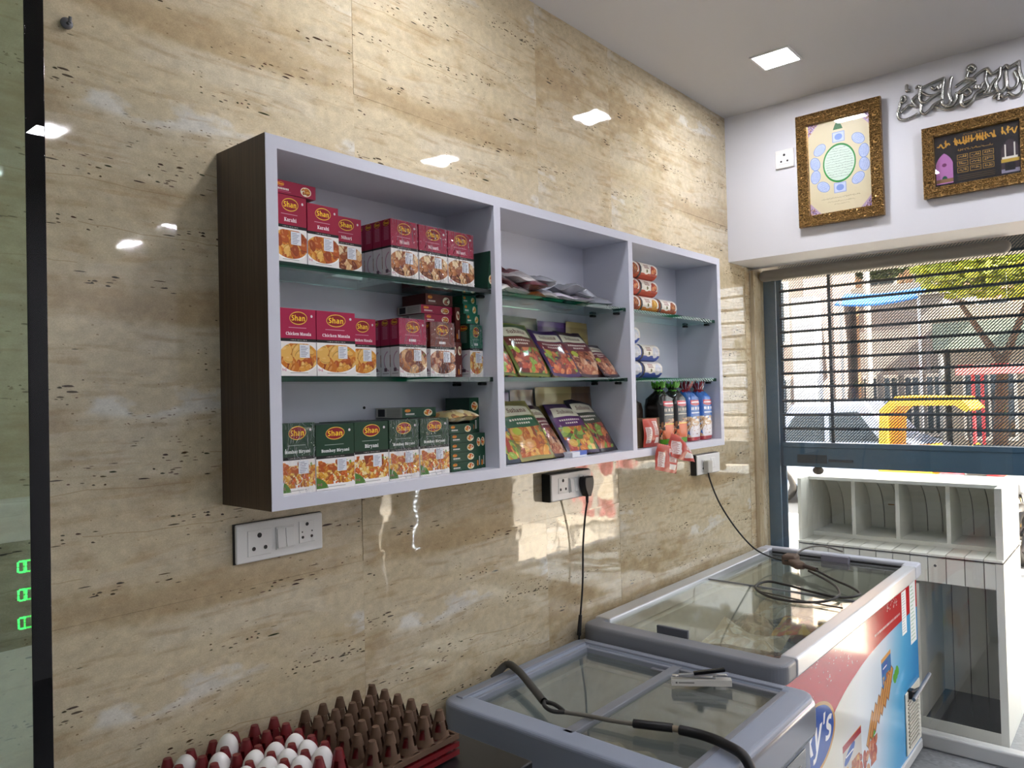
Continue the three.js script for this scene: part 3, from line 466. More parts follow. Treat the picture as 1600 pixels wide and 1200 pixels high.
  const red = foilMat(canvasTex(128, 128, (g, w, h) => { g.fillStyle = '#b23420'; g.fillRect(0, 0, w, h); const r = seedOf(8); g.fillStyle = '#e2d8d2'; g.fillRect(w * 0.08, h * 0.3, w * 0.3, h * 0.56); g.fillRect(w * 0.6, h * 0.1, w * 0.32, h * 0.5); g.fillRect(w * 0.62, h * 0.68, w * 0.3, h * 0.2); g.fillStyle = '#8d3a30'; for (let i = 0; i < 16; i++) { g.fillRect(w * 0.1, h * (0.32 + i * 0.034), w * (0.14 + r() * 0.12), 2); g.fillRect(w * 0.62, h * (0.12 + i * 0.03), w * (0.14 + r() * 0.14), 2); } g.fillStyle = '#d86a4a'; for (let i = 0; i < 12; i++) g.fillRect(i * 11, 0, 4, 7); }), 0.35); red.clearcoat = 0.15;
  const p1 = single('red_packet', 'red packet with white panels standing in front of the cardboard box', 'packet', pouchGeo(0.105, 0.098, 0.016, 801, 0.006, 10, 10), red, [0.177, Y3 + 0.002, -2.287], 'strip of red packets'); p1.rotation.z = 4 * rad;
  const p2 = single('red_packet', 'red packet hanging lowest over the cabinet edge', 'packet', pouchGeo(0.125, 0.092, 0.016, 802, 0.007, 10, 10), red, [0.212, 1.345, -2.318], 'strip of red packets'); p2.rotation.set(-0.2, 0, 2 * rad);
  const p3 = single('red_packet', 'crumpled red packet drooping over the cabinet edge at right', 'packet', pouchGeo(0.12, 0.085, 0.016, 803, 0.012, 10, 10), red, [0.235, 1.383, -2.4], 'strip of red packets'); p3.rotation.set(-0.35, 0, 22 * rad);
}

// ───────────────────────── sockets, plugs and cords on the wall
const dark = M(0x161616, 0.6);
function holes(kind) { // pin holes as short dark wells: [y, z, r]
  return kind === 'six' ? [[0.017, 0, 0.0042], [-0.012, 0.012, 0.0034], [-0.012, -0.012, 0.0034], [0.0, 0.013, 0.0018], [0.0, -0.013, 0.0018]] : [[0.016, 0, 0.0055], [-0.012, 0.014, 0.0045], [-0.012, -0.014, 0.0045]];
}
function socketModule(parent, zc, yc, x, kind, w = 0.05, hh = 0.05) {
  const m = part('socket_module', ext(x, x + 0.003, yc - hh / 2, yc + hh / 2, zc + w / 2, zc - w / 2, 0.0012), plastic, parent);
  for (const [y, z, r] of holes(kind)) part('pin_hole', cyl([x + 0.0025, yc + y, zc + z], [x + 0.0033, yc + y, zc + z], r, r, 14), dark, m);
  return m;
}
function switchModule(parent, zc, yc, x, w = 0.046, hh = 0.05) {
  const m = part('switch_module', ext(x, x + 0.004, yc - hh / 2, yc + hh / 2, zc + w / 2, zc - w / 2, 0.001), plastic, parent);
  for (const s of [1, -1]) { const k = new RoundedBoxGeometry(0.006, hh * 0.86, w * 0.45, 2, 0.001); k.rotateZ(0.09); k.translate(x + 0.0045, yc, zc + s * w * 0.235); part('rocker', k, plastic, m); }
}
{
  const t = thing('wall_socket', 'white switch plate with two sockets under the walnut end of the cabinet', 'socket', [0, 1.316, -0.936]);
  part('backing', ext(0.0002, 0.006, -0.043, 0.043, 0.11, -0.11), M(0x2a2826, 0.6), t);
  part('plate', ext(0.006, 0.014, -0.0425, 0.0425, 0.1095, -0.1095, 0.004), plastic, t);
  socketModule(t, 0.055, -0.002, 0.0125, 'three', 0.056, 0.056); switchModule(t, -0.008, 0, 0.013); socketModule(t, -0.066, 0.004, 0.0125, 'six', 0.042, 0.05);
}
{
  const t = thing('wall_socket', 'switch plate on a deep black box, holding the black plug', 'socket', [0, 1.322, -2.003]);
  part('backing', ext(0.0002, 0.032, -0.0455, 0.0455, 0.112, -0.112, 0.002), black, t);
  part('plate', ext(0.0322, 0.039, -0.043, 0.043, 0.11, -0.11, 0.003), plastic, t);
  socketModule(t, 0.05, 0.004, 0.0375, 'three', 0.05, 0.05); switchModule(t, -0.006, 0, 0.038, 0.044, 0.048); socketModule(t, -0.062, 0.004, 0.0375, 'six', 0.042, 0.05);
  const p = thing('power_plug', 'black three-pin plug with cord hanging down the wall', 'plug', [0.0415, 1.32, -2.064]);
  part('body', (() => { const s = new THREE.Shape(); s.moveTo(-0.02, 0.022); s.lineTo(0.02, 0.022); s.quadraticCurveTo(0.028, 0.0, 0.012, -0.026); s.lineTo(0.007, -0.036); s.lineTo(-0.007, -0.036); s.lineTo(-0.012, -0.026); s.quadraticCurveTo(-0.028, 0.0, -0.02, 0.022); const g = new THREE.ExtrudeGeometry(s, { depth: 0.018, bevelSize: 0.004, bevelThickness: 0.004, bevelSegments: 3 }); g.rotateY(Math.PI / 2); g.translate(0.004, 0, 0); return g; })(), black, p);
  part('strain_relief', cyl([0.014, -0.03, 0], [0.014, -0.062, 0], 0.0058, 0.0042), black, p);
  part('cord', tube([[0.014, -0.06, 0], [0.004, -0.1, -0.002], [-0.012, -0.2, -0.007], [-0.014, -0.34, 0.0], [-0.012, -0.44, 0.02], [-0.01, -0.48, 0.03], [-0.012, -0.56, 0.034], [-0.012, -0.7, 0.036]], 0.0033, 60), rubber, p);
  part('cord_sleeve', cyl([-0.0115, -0.435, 0.02], [-0.0115, -0.5, 0.0318], 0.0058, 0.0075), black, p);
}
{
  const t = thing('wall_socket', 'white socket plate beside the shutter, holding a pale plug', 'socket', [0, 1.308, -3.016]);
  part('backing', ext(0.0002, 0.024, -0.044, 0.044, 0.11, -0.11, 0.002), M(0x221f1d, 0.5), t);
  part('plate', ext(0.0242, 0.031, -0.042, 0.042, 0.108, -0.108, 0.003), plastic, t);
  socketModule(t, 0.045, -0.004, 0.0295, 'three', 0.05, 0.05); switchModule(t, -0.035, 0.002, 0.03, 0.044, 0.046);
  const p = thing('power_plug', 'pale square plug whose black cord sags to the long freezer', 'plug', [0.0345, 1.3, -2.975]);
  part('body', ext(0, 0.024, -0.026, 0.026, 0.021, -0.021, 0.005), M(0xb9b6ab, 0.4), p);
  part('cord', tube([[0.012, -0.025, 0], [0.01, -0.06, -0.02], [0.03, -0.16, -0.06], [0.075, -0.29, -0.14], [0.11, -0.388, -0.25], [0.15, -0.418, -0.29], [0.21, -0.4235, -0.27], [0.245, -0.418, -0.25]], 0.0035, 60), rubber, p);
}
{
  const t = thing('wall_socket', 'single small white socket on the white beam', 'socket', [0.281, 2.65, FRONT]);
  const q = new THREE.Group(); q.name = 'face'; q.rotation.y = -Math.PI / 2; t.add(q);
  part('plate', ext(0.0002, 0.01, -0.041, 0.041, 0.042, -0.042, 0.004), plastic, q); socketModule(q, 0, 0, 0.009, 'three', 0.048, 0.048);
}
single('wall_hook', 'tiny clear plastic hook stuck high on the tiles near the glass edge', 'hook', (() => { const s = new THREE.SphereGeometry(0.011, 14, 10); s.scale(0.55, 1, 1); s.translate(0.004, 0, 0); return merge([s, cyl([0.002, 0, 0], [0.02, -0.004, 0], 0.003), cyl([0.02, -0.004, 0], [0.022, 0.006, 0], 0.003)]); })(), M(0x6a6a6c, 0.15), [0.002, 2.327, -0.515]);

// ───────────────────────── pictures and metal lettering on the beam
function frame(t, w, h, b, d, mat) {
  const s = new THREE.Shape([[-1, -1], [1, -1], [1, 1], [-1, 1]].map(([a, c]) => new THREE.Vector2(a * (w / 2 - 0.004), c * (h / 2 - 0.004))));
  s.holes.push(new THREE.Path([[-1, -1], [-1, 1], [1, 1], [1, -1]].map(([a, c]) => new THREE.Vector2(a * (w / 2 - b), c * (h / 2 - b)))));
  const g = new THREE.ExtrudeGeometry(s, { depth: d, bevelSize: 0.004, bevelThickness: 0.005, bevelSegments: 2 }); g.translate(0, 0, 0.006); part('frame', g, mat, t);
  const l = new THREE.Shape([[-1, -1], [1, -1], [1, 1], [-1, 1]].map(([a, c]) => new THREE.Vector2(a * (w / 2 - b + 0.002), c * (h / 2 - b + 0.002))));
  l.holes.push(new THREE.Path([[-1, -1], [-1, 1], [1, 1], [1, -1]].map(([a, c]) => new THREE.Vector2(a * (w / 2 - b - 0.005), c * (h / 2 - b - 0.005)))));
  const lg = new THREE.ExtrudeGeometry(l, { depth: 0.006, bevelEnabled: false }); lg.translate(0, 0, 0.006); part('inner_lip', lg, M(0xd9b56a, 0.25, { metalness: 0.8 }), t);
}
{
  const a = noise2(61), b = noise2(62);
  const relief = dataTex(256, 256, (x, y) => { const v = 255 * Math.pow(Math.abs(a(x / 9 + 3 * b(x / 14, y / 14), y / 9) - 0.5) * 2, 0.6); return [v, v, v]; });
  const goldMap = dataTex(256, 256, (x, y) => { const v = Math.pow(Math.abs(a(x / 9 + 3 * b(x / 14, y / 14), y / 9) - 0.5) * 2, 0.6); return [84 + 140 * v, 64 + 112 * v, 36 + 70 * v]; }, true);
  for (const t of [relief, goldMap]) t.repeat.set(9, 9);
  const gold = new THREE.MeshPhysicalMaterial({ map: goldMap, roughness: 0.28, metalness: 0.7, bumpMap: relief, bumpScale: 0.012 });
  const script = (g, x, y, w, h, n, seed, col) => { const r = seedOf(seed); g.strokeStyle = col; g.lineWidth = Math.max(1, h * 0.2); for (let i = 0; i < n; i++) { const px = x + w * (i / n), s = w / n; g.beginPath(); g.moveTo(px, y + h * r()); g.quadraticCurveTo(px + s * 0.5, y + h * (r() * 1.6 - 0.3), px + s * (0.8 + r() * 0.5), y + h * r()); g.stroke(); if (r() < 0.4) { g.beginPath(); g.moveTo(px + s * 0.5, y - h * 0.3); g.lineTo(px + s * 0.5, y + h * 0.8); g.stroke(); } } };
  const t1 = thing('framed_picture', 'upright gold framed calligraphy print with green oval and blue medallions', 'picture', [0.5155, 2.5685, FRONT]);
  frame(t1, 0.345, 0.485, 0.042, 0.02, gold);
  const art1 = canvasTex(384, 576, (g, w, h) => {
    g.fillStyle = '#d9cfae'; g.fillRect(0, 0, w, h);
    for (const [cx, cy, sx, sy] of [[0, 0, 1, 1], [w, 0, -1, 1], [0, h, 1, -1], [w, h, -1, -1]]) { g.fillStyle = '#b9a3c0'; g.beginPath(); g.moveTo(cx, cy); g.lineTo(cx + sx * w * 0.22, cy); g.quadraticCurveTo(cx + sx * w * 0.1, cy + sy * h * 0.08, cx, cy + sy * h * 0.16); g.fill(); const r = seedOf(cx + cy + 3); for (let i = 0; i < 70; i++) { const u = r(), v = r() * (1 - u); g.fillStyle = r() < 0.5 ? '#6e4f86' : r() < 0.6 ? '#b07d3a' : '#d8c8e0'; g.fillRect(cx + sx * u * w * 0.19, cy + sy * v * h * 0.14, 6, 6); } }
    g.fillStyle = '#1d8a3a'; g.beginPath(); g.ellipse(w / 2, h * 0.475, w * 0.255, h * 0.205, 0, 0, 7); g.fill(); g.fillStyle = '#cfe0d2'; g.beginPath(); g.ellipse(w / 2, h * 0.475, w * 0.235, h * 0.185, 0, 0, 7); g.fill();
    for (let i = 0; i < 12; i++) { const y = h * (0.315 + i * 0.027), q = Math.sqrt(Math.max(0, 1 - Math.pow((y - h * 0.475) / (h * 0.185), 2))) * w * 0.215; script(g, w / 2 - q, y, 2 * q, 6, Math.max(3, Math.round(q / 9)), i + 5, '#5d7566'); }
    const med = (x, y, rx, ry, rot, k) => { g.save(); g.translate(x, y); g.rotate(rot); g.fillStyle = '#b9c7e6'; g.beginPath(); g.ellipse(0, 0, rx, ry, 0, 0, 7); g.fill(); g.strokeStyle = '#6f8fce'; g.lineWidth = 3; g.stroke(); for (let i = -2; i < 3; i++) script(g, -rx * 0.7, i * ry * 0.32, rx * 1.4, 4, 6, k + i, '#6c86c0'); g.restore(); };
    [[0.2, 0.3, -0.7], [0.8, 0.26, 0.7], [0.12, 0.44, 1.3], [0.88, 0.4, 1.6], [0.12, 0.58, 1.7], [0.88, 0.54, 1.4], [0.24, 0.7, 0.6], [0.78, 0.67, -0.7]].forEach(([x, y, a], i) => med(x * w, y * h, w * 0.105, h * 0.05, a, 40 + i * 7));
    for (const y of [0.2, 0.735]) { g.fillStyle = '#c3cee8'; g.fillRect(w * 0.41, h * (y - 0.05), w * 0.18, h * 0.1); g.strokeStyle = '#8fa3d6'; g.lineWidth = 4; g.strokeRect(w * 0.41, h * (y - 0.05), w * 0.18, h * 0.1); g.fillStyle = '#7f9ad8'; g.beginPath(); g.ellipse(w / 2, h * y, w * 0.06, h * 0.033, 0, 0, 7); g.fill(); }
    g.fillStyle = '#2e6b3c'; g.beginPath(); g.moveTo(w * 0.42, h * 0.12); g.quadraticCurveTo(w * 0.46, h * 0.04, w * 0.5, h * 0.03); g.quadraticCurveTo(w * 0.55, h * 0.07, w * 0.57, h * 0.12); g.fill();
    script(g, w * 0.2, h * 0.83, w * 0.6, 8, 22, 2, '#9a9076'); script(g, w * 0.3, h * 0.87, w * 0.42, 7, 16, 3, '#9a9076'); script(g, w * 0.4, h * 0.9, w * 0.24, 6, 9, 4, '#9a9076');
  });
  part('print', new THREE.BoxGeometry(0.262, 0.402, 0.003), [white, white, white, white, cardMat(art1), white], t1, [0, 0, 0.008]);
  part('picture_glass', new THREE.BoxGeometry(0.262, 0.402, 0.0015), pane, t1, [0, 0, 0.0115]);
  t1.rotation.x = 0.02; t1.position.z += 0.006;
  const t2 = thing('framed_picture', 'wide gold framed black print with gold lettering and a pink arch', 'picture', [1.014, 2.4985, FRONT]);
  frame(t2, 0.362, 0.278, 0.036, 0.018, gold);
  const art2 = canvasTex(620, 440, (g, w, h) => {
    g.fillStyle = '#14121c'; g.fillRect(0, 0, w, h); g.strokeStyle = '#5a4a34'; g.lineWidth = 3; g.strokeRect(8, 8, w - 16, h - 16);
    const x = 0.03; g.fillStyle = '#b878b4'; g.beginPath(); g.moveTo(w * x, h * 0.93); g.lineTo(w * x, h * 0.55); g.quadraticCurveTo(w * (x + 0.03), h * 0.42, w * (x + 0.1), h * 0.36); g.quadraticCurveTo(w * (x + 0.17), h * 0.42, w * (x + 0.2), h * 0.55); g.lineTo(w * (x + 0.2), h * 0.93); g.fill(); g.fillStyle = '#7a3a6a'; g.beginPath(); g.ellipse(w * (x + 0.1), h * 0.58, 17, 15, 0, 0, 7); g.fill(); g.fillStyle = '#8a6a4a'; g.fillRect(w * x, h * 0.84, w * 0.2, h * 0.07); g.fillStyle = '#1d5a48'; g.beginPath(); g.ellipse(w * (x + 0.1), h * 0.84, 19, 24, 0, 3.14, 6.28); g.fill();
    g.fillStyle = '#3a3038'; g.beginPath(); g.moveTo(w * 0.77, h * 0.93); g.lineTo(w * 0.77, h * 0.5); g.quadraticCurveTo(w * 0.82, h * 0.34, w * 0.87, h * 0.33); g.quadraticCurveTo(w * 0.93, h * 0.36, w * 0.97, h * 0.5); g.lineTo(w * 0.97, h * 0.93); g.fill(); g.fillStyle = '#d9d6cc'; g.fillRect(w * 0.81, h * 0.42, 10, h * 0.26); g.fillRect(w * 0.91, h * 0.4, 10, h * 0.26); g.fillRect(w * 0.78, h * 0.64, w * 0.17, h * 0.04); g.fillStyle = '#b89a3c'; g.fillRect(w * 0.77, h * 0.68, w * 0.2, h * 0.06); g.fillStyle = '#8d8ba0'; g.fillRect(w * 0.77, h * 0.86, w * 0.2, h * 0.07); g.fillStyle = '#15161c'; g.fillRect(w * 0.81, h * 0.75, w * 0.11, h * 0.14);
    script(g, w * 0.05, h * 0.16, w * 0.15, h * 0.12, 5, 11, '#c2902e'); script(g, w * 0.25, h * 0.15, w * 0.47, h * 0.12, 15, 12, '#c2902e'); script(g, w * 0.36, h * 0.07, w * 0.22, h * 0.03, 10, 13, '#a07a30'); script(g, w * 0.78, h * 0.13, w * 0.18, h * 0.12, 6, 14, '#d0a03a'); script(g, w * 0.29, h * 0.34, w * 0.4, h * 0.04, 18, 15, '#a88030');
    for (let j = 0; j < 3; j++) for (let i = 0; i < 3; i++) { const px = w * (0.28 + i * 0.145), y = h * (0.44 + j * 0.12); g.fillStyle = '#a8832f'; g.fillRect(px, y, w * 0.125, h * 0.095); g.fillStyle = '#1a1620'; g.fillRect(px + 4, y + 4, w * 0.125 - 8, h * 0.095 - 8); script(g, px + 12, y + 12, w * 0.09, h * 0.04, 4, 20 + i + j * 3, '#c9a04a'); }
    for (let i = 0; i < 3; i++) { g.fillStyle = '#6f5a2c'; g.fillRect(w * 0.28, h * (0.83 + i * 0.035), w * 0.42, 3); }
  });
  part('print', new THREE.BoxGeometry(0.292, 0.208, 0.003), [white, white, white, white, cardMat(art2), white], t2, [0, 0, 0.008]);
  part('picture_glass', new THREE.BoxGeometry(0.292, 0.208, 0.0015), pane, t2, [0, 0, 0.0115]);
  t2.rotation.x = 0.02; t2.position.z += 0.004;
}
{
  const S = [[[.759,2.773],[.763,2.79],[.773,2.791],[.776,2.778],[.768,2.767],[.757,2.772],[.752,2.75],[.745,2.729],[.752,2.705],[.771,2.697],[.797,2.701],[.815,2.707]],[[.761,2.73],[.773,2.739],[.789,2.751],[.812,2.74],[.801,2.766],[.815,2.779],[.83,2.786]],[[.832,2.814],[.828,2.786],[.831,2.756],[.846,2.745],[.871,2.758],[.899,2.77]],[[.835,2.79],[.859,2.77],[.884,2.766],[.901,2.771]],[[.914,2.819],[.908,2.784],[.906,2.745]],[[.94,2.818],[.933,2.788],[.931,2.757],[.935,2.729],[.925,2.714],[.91,2.719],[.904,2.737]],[[.83,2.805],[.873,2.816],[.913,2.823]],[[.832,2.743],[.832,2.711],[.845,2.699],[.864,2.713],[.877,2.727],[.903,2.737]],[[.956,2.752],[.951,2.727],[.937,2.709],[.917,2.711]],[[.953,2.75],[.974,2.75],[.993,2.76],[1.004,2.743],[.991,2.732],[.979,2.74]],[[.956,2.779],[.981,2.791],[1.02,2.783],[.992,2.769],[.964,2.753]],[[.974,2.74],[.971,2.705],[.987,2.691],[1.006,2.705],[1.02,2.729],[1.045,2.74]],[[1.059,2.817],[1.053,2.783],[1.059,2.748],[1.047,2.728]],[[1.01,2.792],[1.034,2.809],[1.057,2.816],[1.074,2.792],[1.094,2.801]],[[.998,2.825],[.996,2.838],[1.008,2.844],[1.019,2.831],[1.011,2.819],[1.0,2.825],[.992,2.8],[1.016,2.79]],[[1.015,2.757],[1.021,2.764],[1.024,2.751],[1.03,2.76],[1.034,2.748],[1.043,2.764]],[[1.06,2.727],[1.072,2.754],[1.087,2.771]],[[1.101,2.807],[1.095,2.771],[1.085,2.754],[1.089,2.728],[1.101,2.717],[1.115,2.732],[1.118,2.787]],[[1.118,2.787],[1.12,2.757],[1.122,2.728],[1.134,2.717],[1.148,2.725],[1.154,2.747],[1.145,2.779]],[[1.159,2.813],[1.16,2.778],[1.17,2.735]],[[1.108,2.802],[1.119,2.81],[1.127,2.799],[1.141,2.805],[1.157,2.811]],[[1.123,2.708],[1.143,2.689],[1.164,2.698],[1.172,2.725]],[[1.078,2.702],[1.093,2.711],[1.091,2.69]],[[1.1,2.702],[1.11,2.693],[1.12,2.698]],[[.882,2.717],[.931,2.697],[.973,2.708],[1.026,2.717],[1.091,2.722]],[[.872,2.798],[.881,2.789],[.891,2.798],[.897,2.786],[.902,2.802]],[[.782,2.832],[.783,2.81],[.791,2.809]],[[.817,2.814],[.825,2.817],[.832,2.806]],[[1.169,2.732],[1.182,2.712],[1.198,2.721],[1.204,2.738],[1.211,2.72],[1.222,2.736],[1.229,2.718],[1.243,2.724]],[[1.199,2.766],[1.197,2.799],[1.206,2.816]],[[1.224,2.694],[1.245,2.697],[1.256,2.717],[1.251,2.74],[1.24,2.731],[1.25,2.718]]];
  const geos = S.map((s, i) => { const g = tube(s.map(([x, y]) => [x, y, 0]), 0.0058 + (i % 3) * 0.0008, s.length * 6, 7); g.scale(1, 1, 1.25); g.translate(0, 0, FRONT + 0.0075 + (i % 4) * 0.0012); return g; });
  for (const s of S) for (const [x, y] of [s[0], s[s.length - 1]]) { const b = new THREE.SphereGeometry(0.0064, 8, 6); b.translate(x, y, FRONT + 0.009); geos.push(b); }
  single('metal_calligraphy', 'silver metal calligraphy mounted on the white beam above the wide picture', 'wall art', merge(geos), M(0xb4b3ad, 0.24, { metalness: 1 }));
}

// ───────────────────────── egg table with trays and eggs
{
  const TY = 0.85, t = thing('table', 'small black topped table carrying the egg trays', 'table');
  part('table_top', ext(0.02, 0.49, TY - 0.03, TY, -0.22, -1.225, 0.004), M(0x101113, 0.35), t);
  for (const [x, z] of [[0.05, -0.26], [0.46, -0.26], [0.05, -1.19], [0.46, -1.19]]) part('leg', ext(x - 0.02, x + 0.02, FLOOR, TY - 0.03, z + 0.02, z - 0.02), black, t);
  const PI = 0.0455, redP = M(0x6e0d14, 0.38), brown = M(0x5d4532, 0.8), NX = 6, NZ = 6;
  function cone(h, r0, r1, gap) { // tapered peg with a slot on two sides
    const list = [], ring = (y0, y1, a, b, s, l) => new THREE.CylinderGeometry(b, a, y1 - y0, 10, 1, true, s, l).translate(0, (y0 + y1) / 2, 0), R = (y) => r0 + (r1 - r0) * y / h;
    if (!gap) list.push(ring(0, h, r0, r1, 0, Math.PI * 2));
    else { list.push(ring(0, h * 0.25, r0, R(h * 0.25), 0, 6.283), ring(h * 0.62, h, R(h * 0.62), r1, 0, 6.283)); for (let k = 0; k < 4; k++) list.push(ring(h * 0.25, h * 0.62, R(h * 0.25), R(h * 0.62), k * Math.PI / 2 + 0.25 + gap / 2, Math.PI / 2 - gap)); }
    const c = new THREE.CircleGeometry(r1, 10); c.rotateX(-Math.PI / 2); c.translate(0, h, 0); list.push(c); return merge(list);
  }
  function sheet(w, d, amp, y0) { const n = 48, g = new THREE.PlaneGeometry(w, d, n, n); g.rotateX(-Math.PI / 2); const p = g.attributes.position; for (let i = 0; i < p.count; i++) { const x = p.getX(i) / PI, z = p.getZ(i) / PI, q = 0.5 - 0.25 * (Math.cos(2 * Math.PI * x) + Math.cos(2 * Math.PI * z)); p.setY(i, y0 - amp * q); } g.computeVertexNormals(); return g; }
  function tray(name, label, cx, cz, y, mat, gap, peg, group, coneH, nz = 6, r1 = 0.0075) {
    const tr = thing(name, label, 'egg tray', [cx, y, cz], group), w = PI * 5 + 0.052, d = PI * (nz - 1) + 0.052;
    const sh = sheet(w, d, 0.012, 0.0185); part('cups', sh, mat, tr);
    const rim = []; for (const q of [1, -1]) { rim.push(ext(q * w / 2 - 0.003, q * w / 2 + 0.003, 0.004, 0.0145, -d / 2 - 0.003, d / 2 + 0.003)); rim.push(ext(-w / 2, w / 2, 0.004, 0.0145, q * d / 2 - 0.003, q * d / 2 + 0.003)); } part('rim', merge(rim), mat, tr);
    if (peg) { const list = []; for (let i = 0; i < NX; i++) for (let j = 0; j < nz; j++) { const g = cone(coneH, 0.0215, r1, gap); g.rotateY(0.3); g.translate((i - 2.5) * PI, 0.0125, (j - (nz - 1) / 2) * PI); list.push(g); } part('pegs', merge(list), mat, tr); }
    return tr;
  }
  const bx = 0.2095, bz = -1.025, ex = 0.175, ez = -0.766;
  for (let k = 0; k < 2; k++) tray('red_egg_tray', `red plastic egg tray, ${k ? 'upper' : 'lower'} of two under the brown tray`, bx, bz, TY + 0.0005 + k * 0.0165, redP, 0, k === 1, 'empty egg trays', 0.04, 5);
  tray('brown_egg_tray', 'empty brown egg tray with rows of pegs beside the small freezer', bx, bz, TY + 0.0335, brown, 0.75, true, 'empty egg trays', 0.055, 5);
  for (let k = 0; k < 3; k++) tray('red_egg_tray', `red plastic egg tray holding white eggs, ${['lowest', 'middle', 'top'][k]} of its stack`, ex, ez, TY + 0.0005 + k * 0.0165, redP, 0.6, k === 2, 'egg trays with eggs', 0.05);
  const egg = new THREE.LatheGeometry(Array.from({ length: 25 }, (_, i) => { const a = i / 24 * Math.PI, y = -Math.cos(a); return new THREE.Vector2(Math.max(0.00001, 0.0215 * Math.sin(a) * (1 - 0.12 * y)), 0.0285 * y); }), 28);
  const eggM = M(0xe8e6e1, 0.5);
  const eggs = [[0.5, 2.6], [0.5, 4.5], [2.5, 0.5], [3.5, 0.5], [4.5, 0.5], [2.5, 1.5], [3.5, 1.5], [4.5, 1.5], [2.5, 2.5], [3.5, 2.5], [4.5, 2.5], [1.5, 3.5], [3.5, 3.5]];
  const where = ['standing alone high in the tray, near the wall', 'at the lower left corner of the picture', 'at the back of the tray, next to the brown pegs', 'second along the back edge of the tray', 'rightmost along the back edge of the tray', 'with brown specks in the middle of the tray', 'in the second row, right of the specked one', 'in the second row, by the table edge', 'in the third row, middle', 'in the third row, right', 'in the third row, by the table edge', 'in the fourth row, left', 'in the fourth row, right'];
  const r = seedOf(12);
  eggs.forEach(([i, j], n) => { const e = single('egg', 'white egg ' + where[n], 'egg', egg, eggM, [ex + (i - 2.5) * PI, TY + 0.0335 + (n === 0 ? 0.048 : 0.04), ez + (j - 2.5) * PI], 'white eggs in the red tray'); e.rotation.set((r() - 0.5) * 0.5, r() * 6, (r() - 0.5) * 0.5);
    if (n === 5) for (const [a, b] of [[0.5, 0.3], [0.9, 0.1], [0.2, -0.2]]) { const k = new THREE.SphereGeometry(0.002, 8, 6); part('speck', k, M(0x4a3420, 0.7), e, [0.0212 * Math.cos(a) * Math.cos(b), 0.0285 * Math.sin(b), 0.0212 * Math.sin(a) * Math.cos(b)]); } });
}

// ───────────────────────── chest freezers
function rimGeo(x0, x1, z0, z1, r, i, y, h, bev) { // rounded frame in plan, z0 > z1; i = widths [x0, x1, z0, z1]
  const rr = (s, a, b, c, d, q) => { s.moveTo(a + q, c); s.lineTo(b - q, c); s.quadraticCurveTo(b, c, b, c + q); s.lineTo(b, d - q); s.quadraticCurveTo(b, d, b - q, d); s.lineTo(a + q, d); s.quadraticCurveTo(a, d, a, d - q); s.lineTo(a, c + q); s.quadraticCurveTo(a, c, a + q, c); };
  const s = new THREE.Shape(); rr(s, x0 + bev, x1 - bev, -z0 + bev, -z1 - bev, r);
  const p = new THREE.Path(); rr(p, x0 + i[0] - bev, x1 - i[1] + bev, -z0 + i[2] - bev, -z1 - i[3] + bev, Math.max(bev + 0.002, r * 0.3)); s.holes.push(p);
  const g = new THREE.ExtrudeGeometry(s, { depth: h - 2 * bev, bevelSize: bev, bevelThickness: bev, bevelSegments: 4, curveSegments: 8 });
  g.rotateX(-Math.PI / 2); g.translate(0, y + bev, 0); return g; // shape y (= -z) turns into -z
}
function shell(x0, x1, y0, y1, z0, z1, w, floorY) { return merge([ext(x0, x0 + w, y0, y1, z0, z1), ext(x1 - w, x1, y0, y1, z0, z1), ext(x0 + w, x1 - w, y0, y1, z0, z0 - w), ext(x0 + w, x1 - w, y0, y1, z1 + w, z1), ext(x0 + w, x1 - w, y0, floorY, z0 - w, z1 + w)]); }
const greyPlastic = M(0x73767c, 0.38), palePlastic = M(0xb3b6c0, 0.35), alu = M(0xc6c8cc, 0.32, { metalness: 0.55 }), innerWhite = M(0xc9cbc6, 0.5);
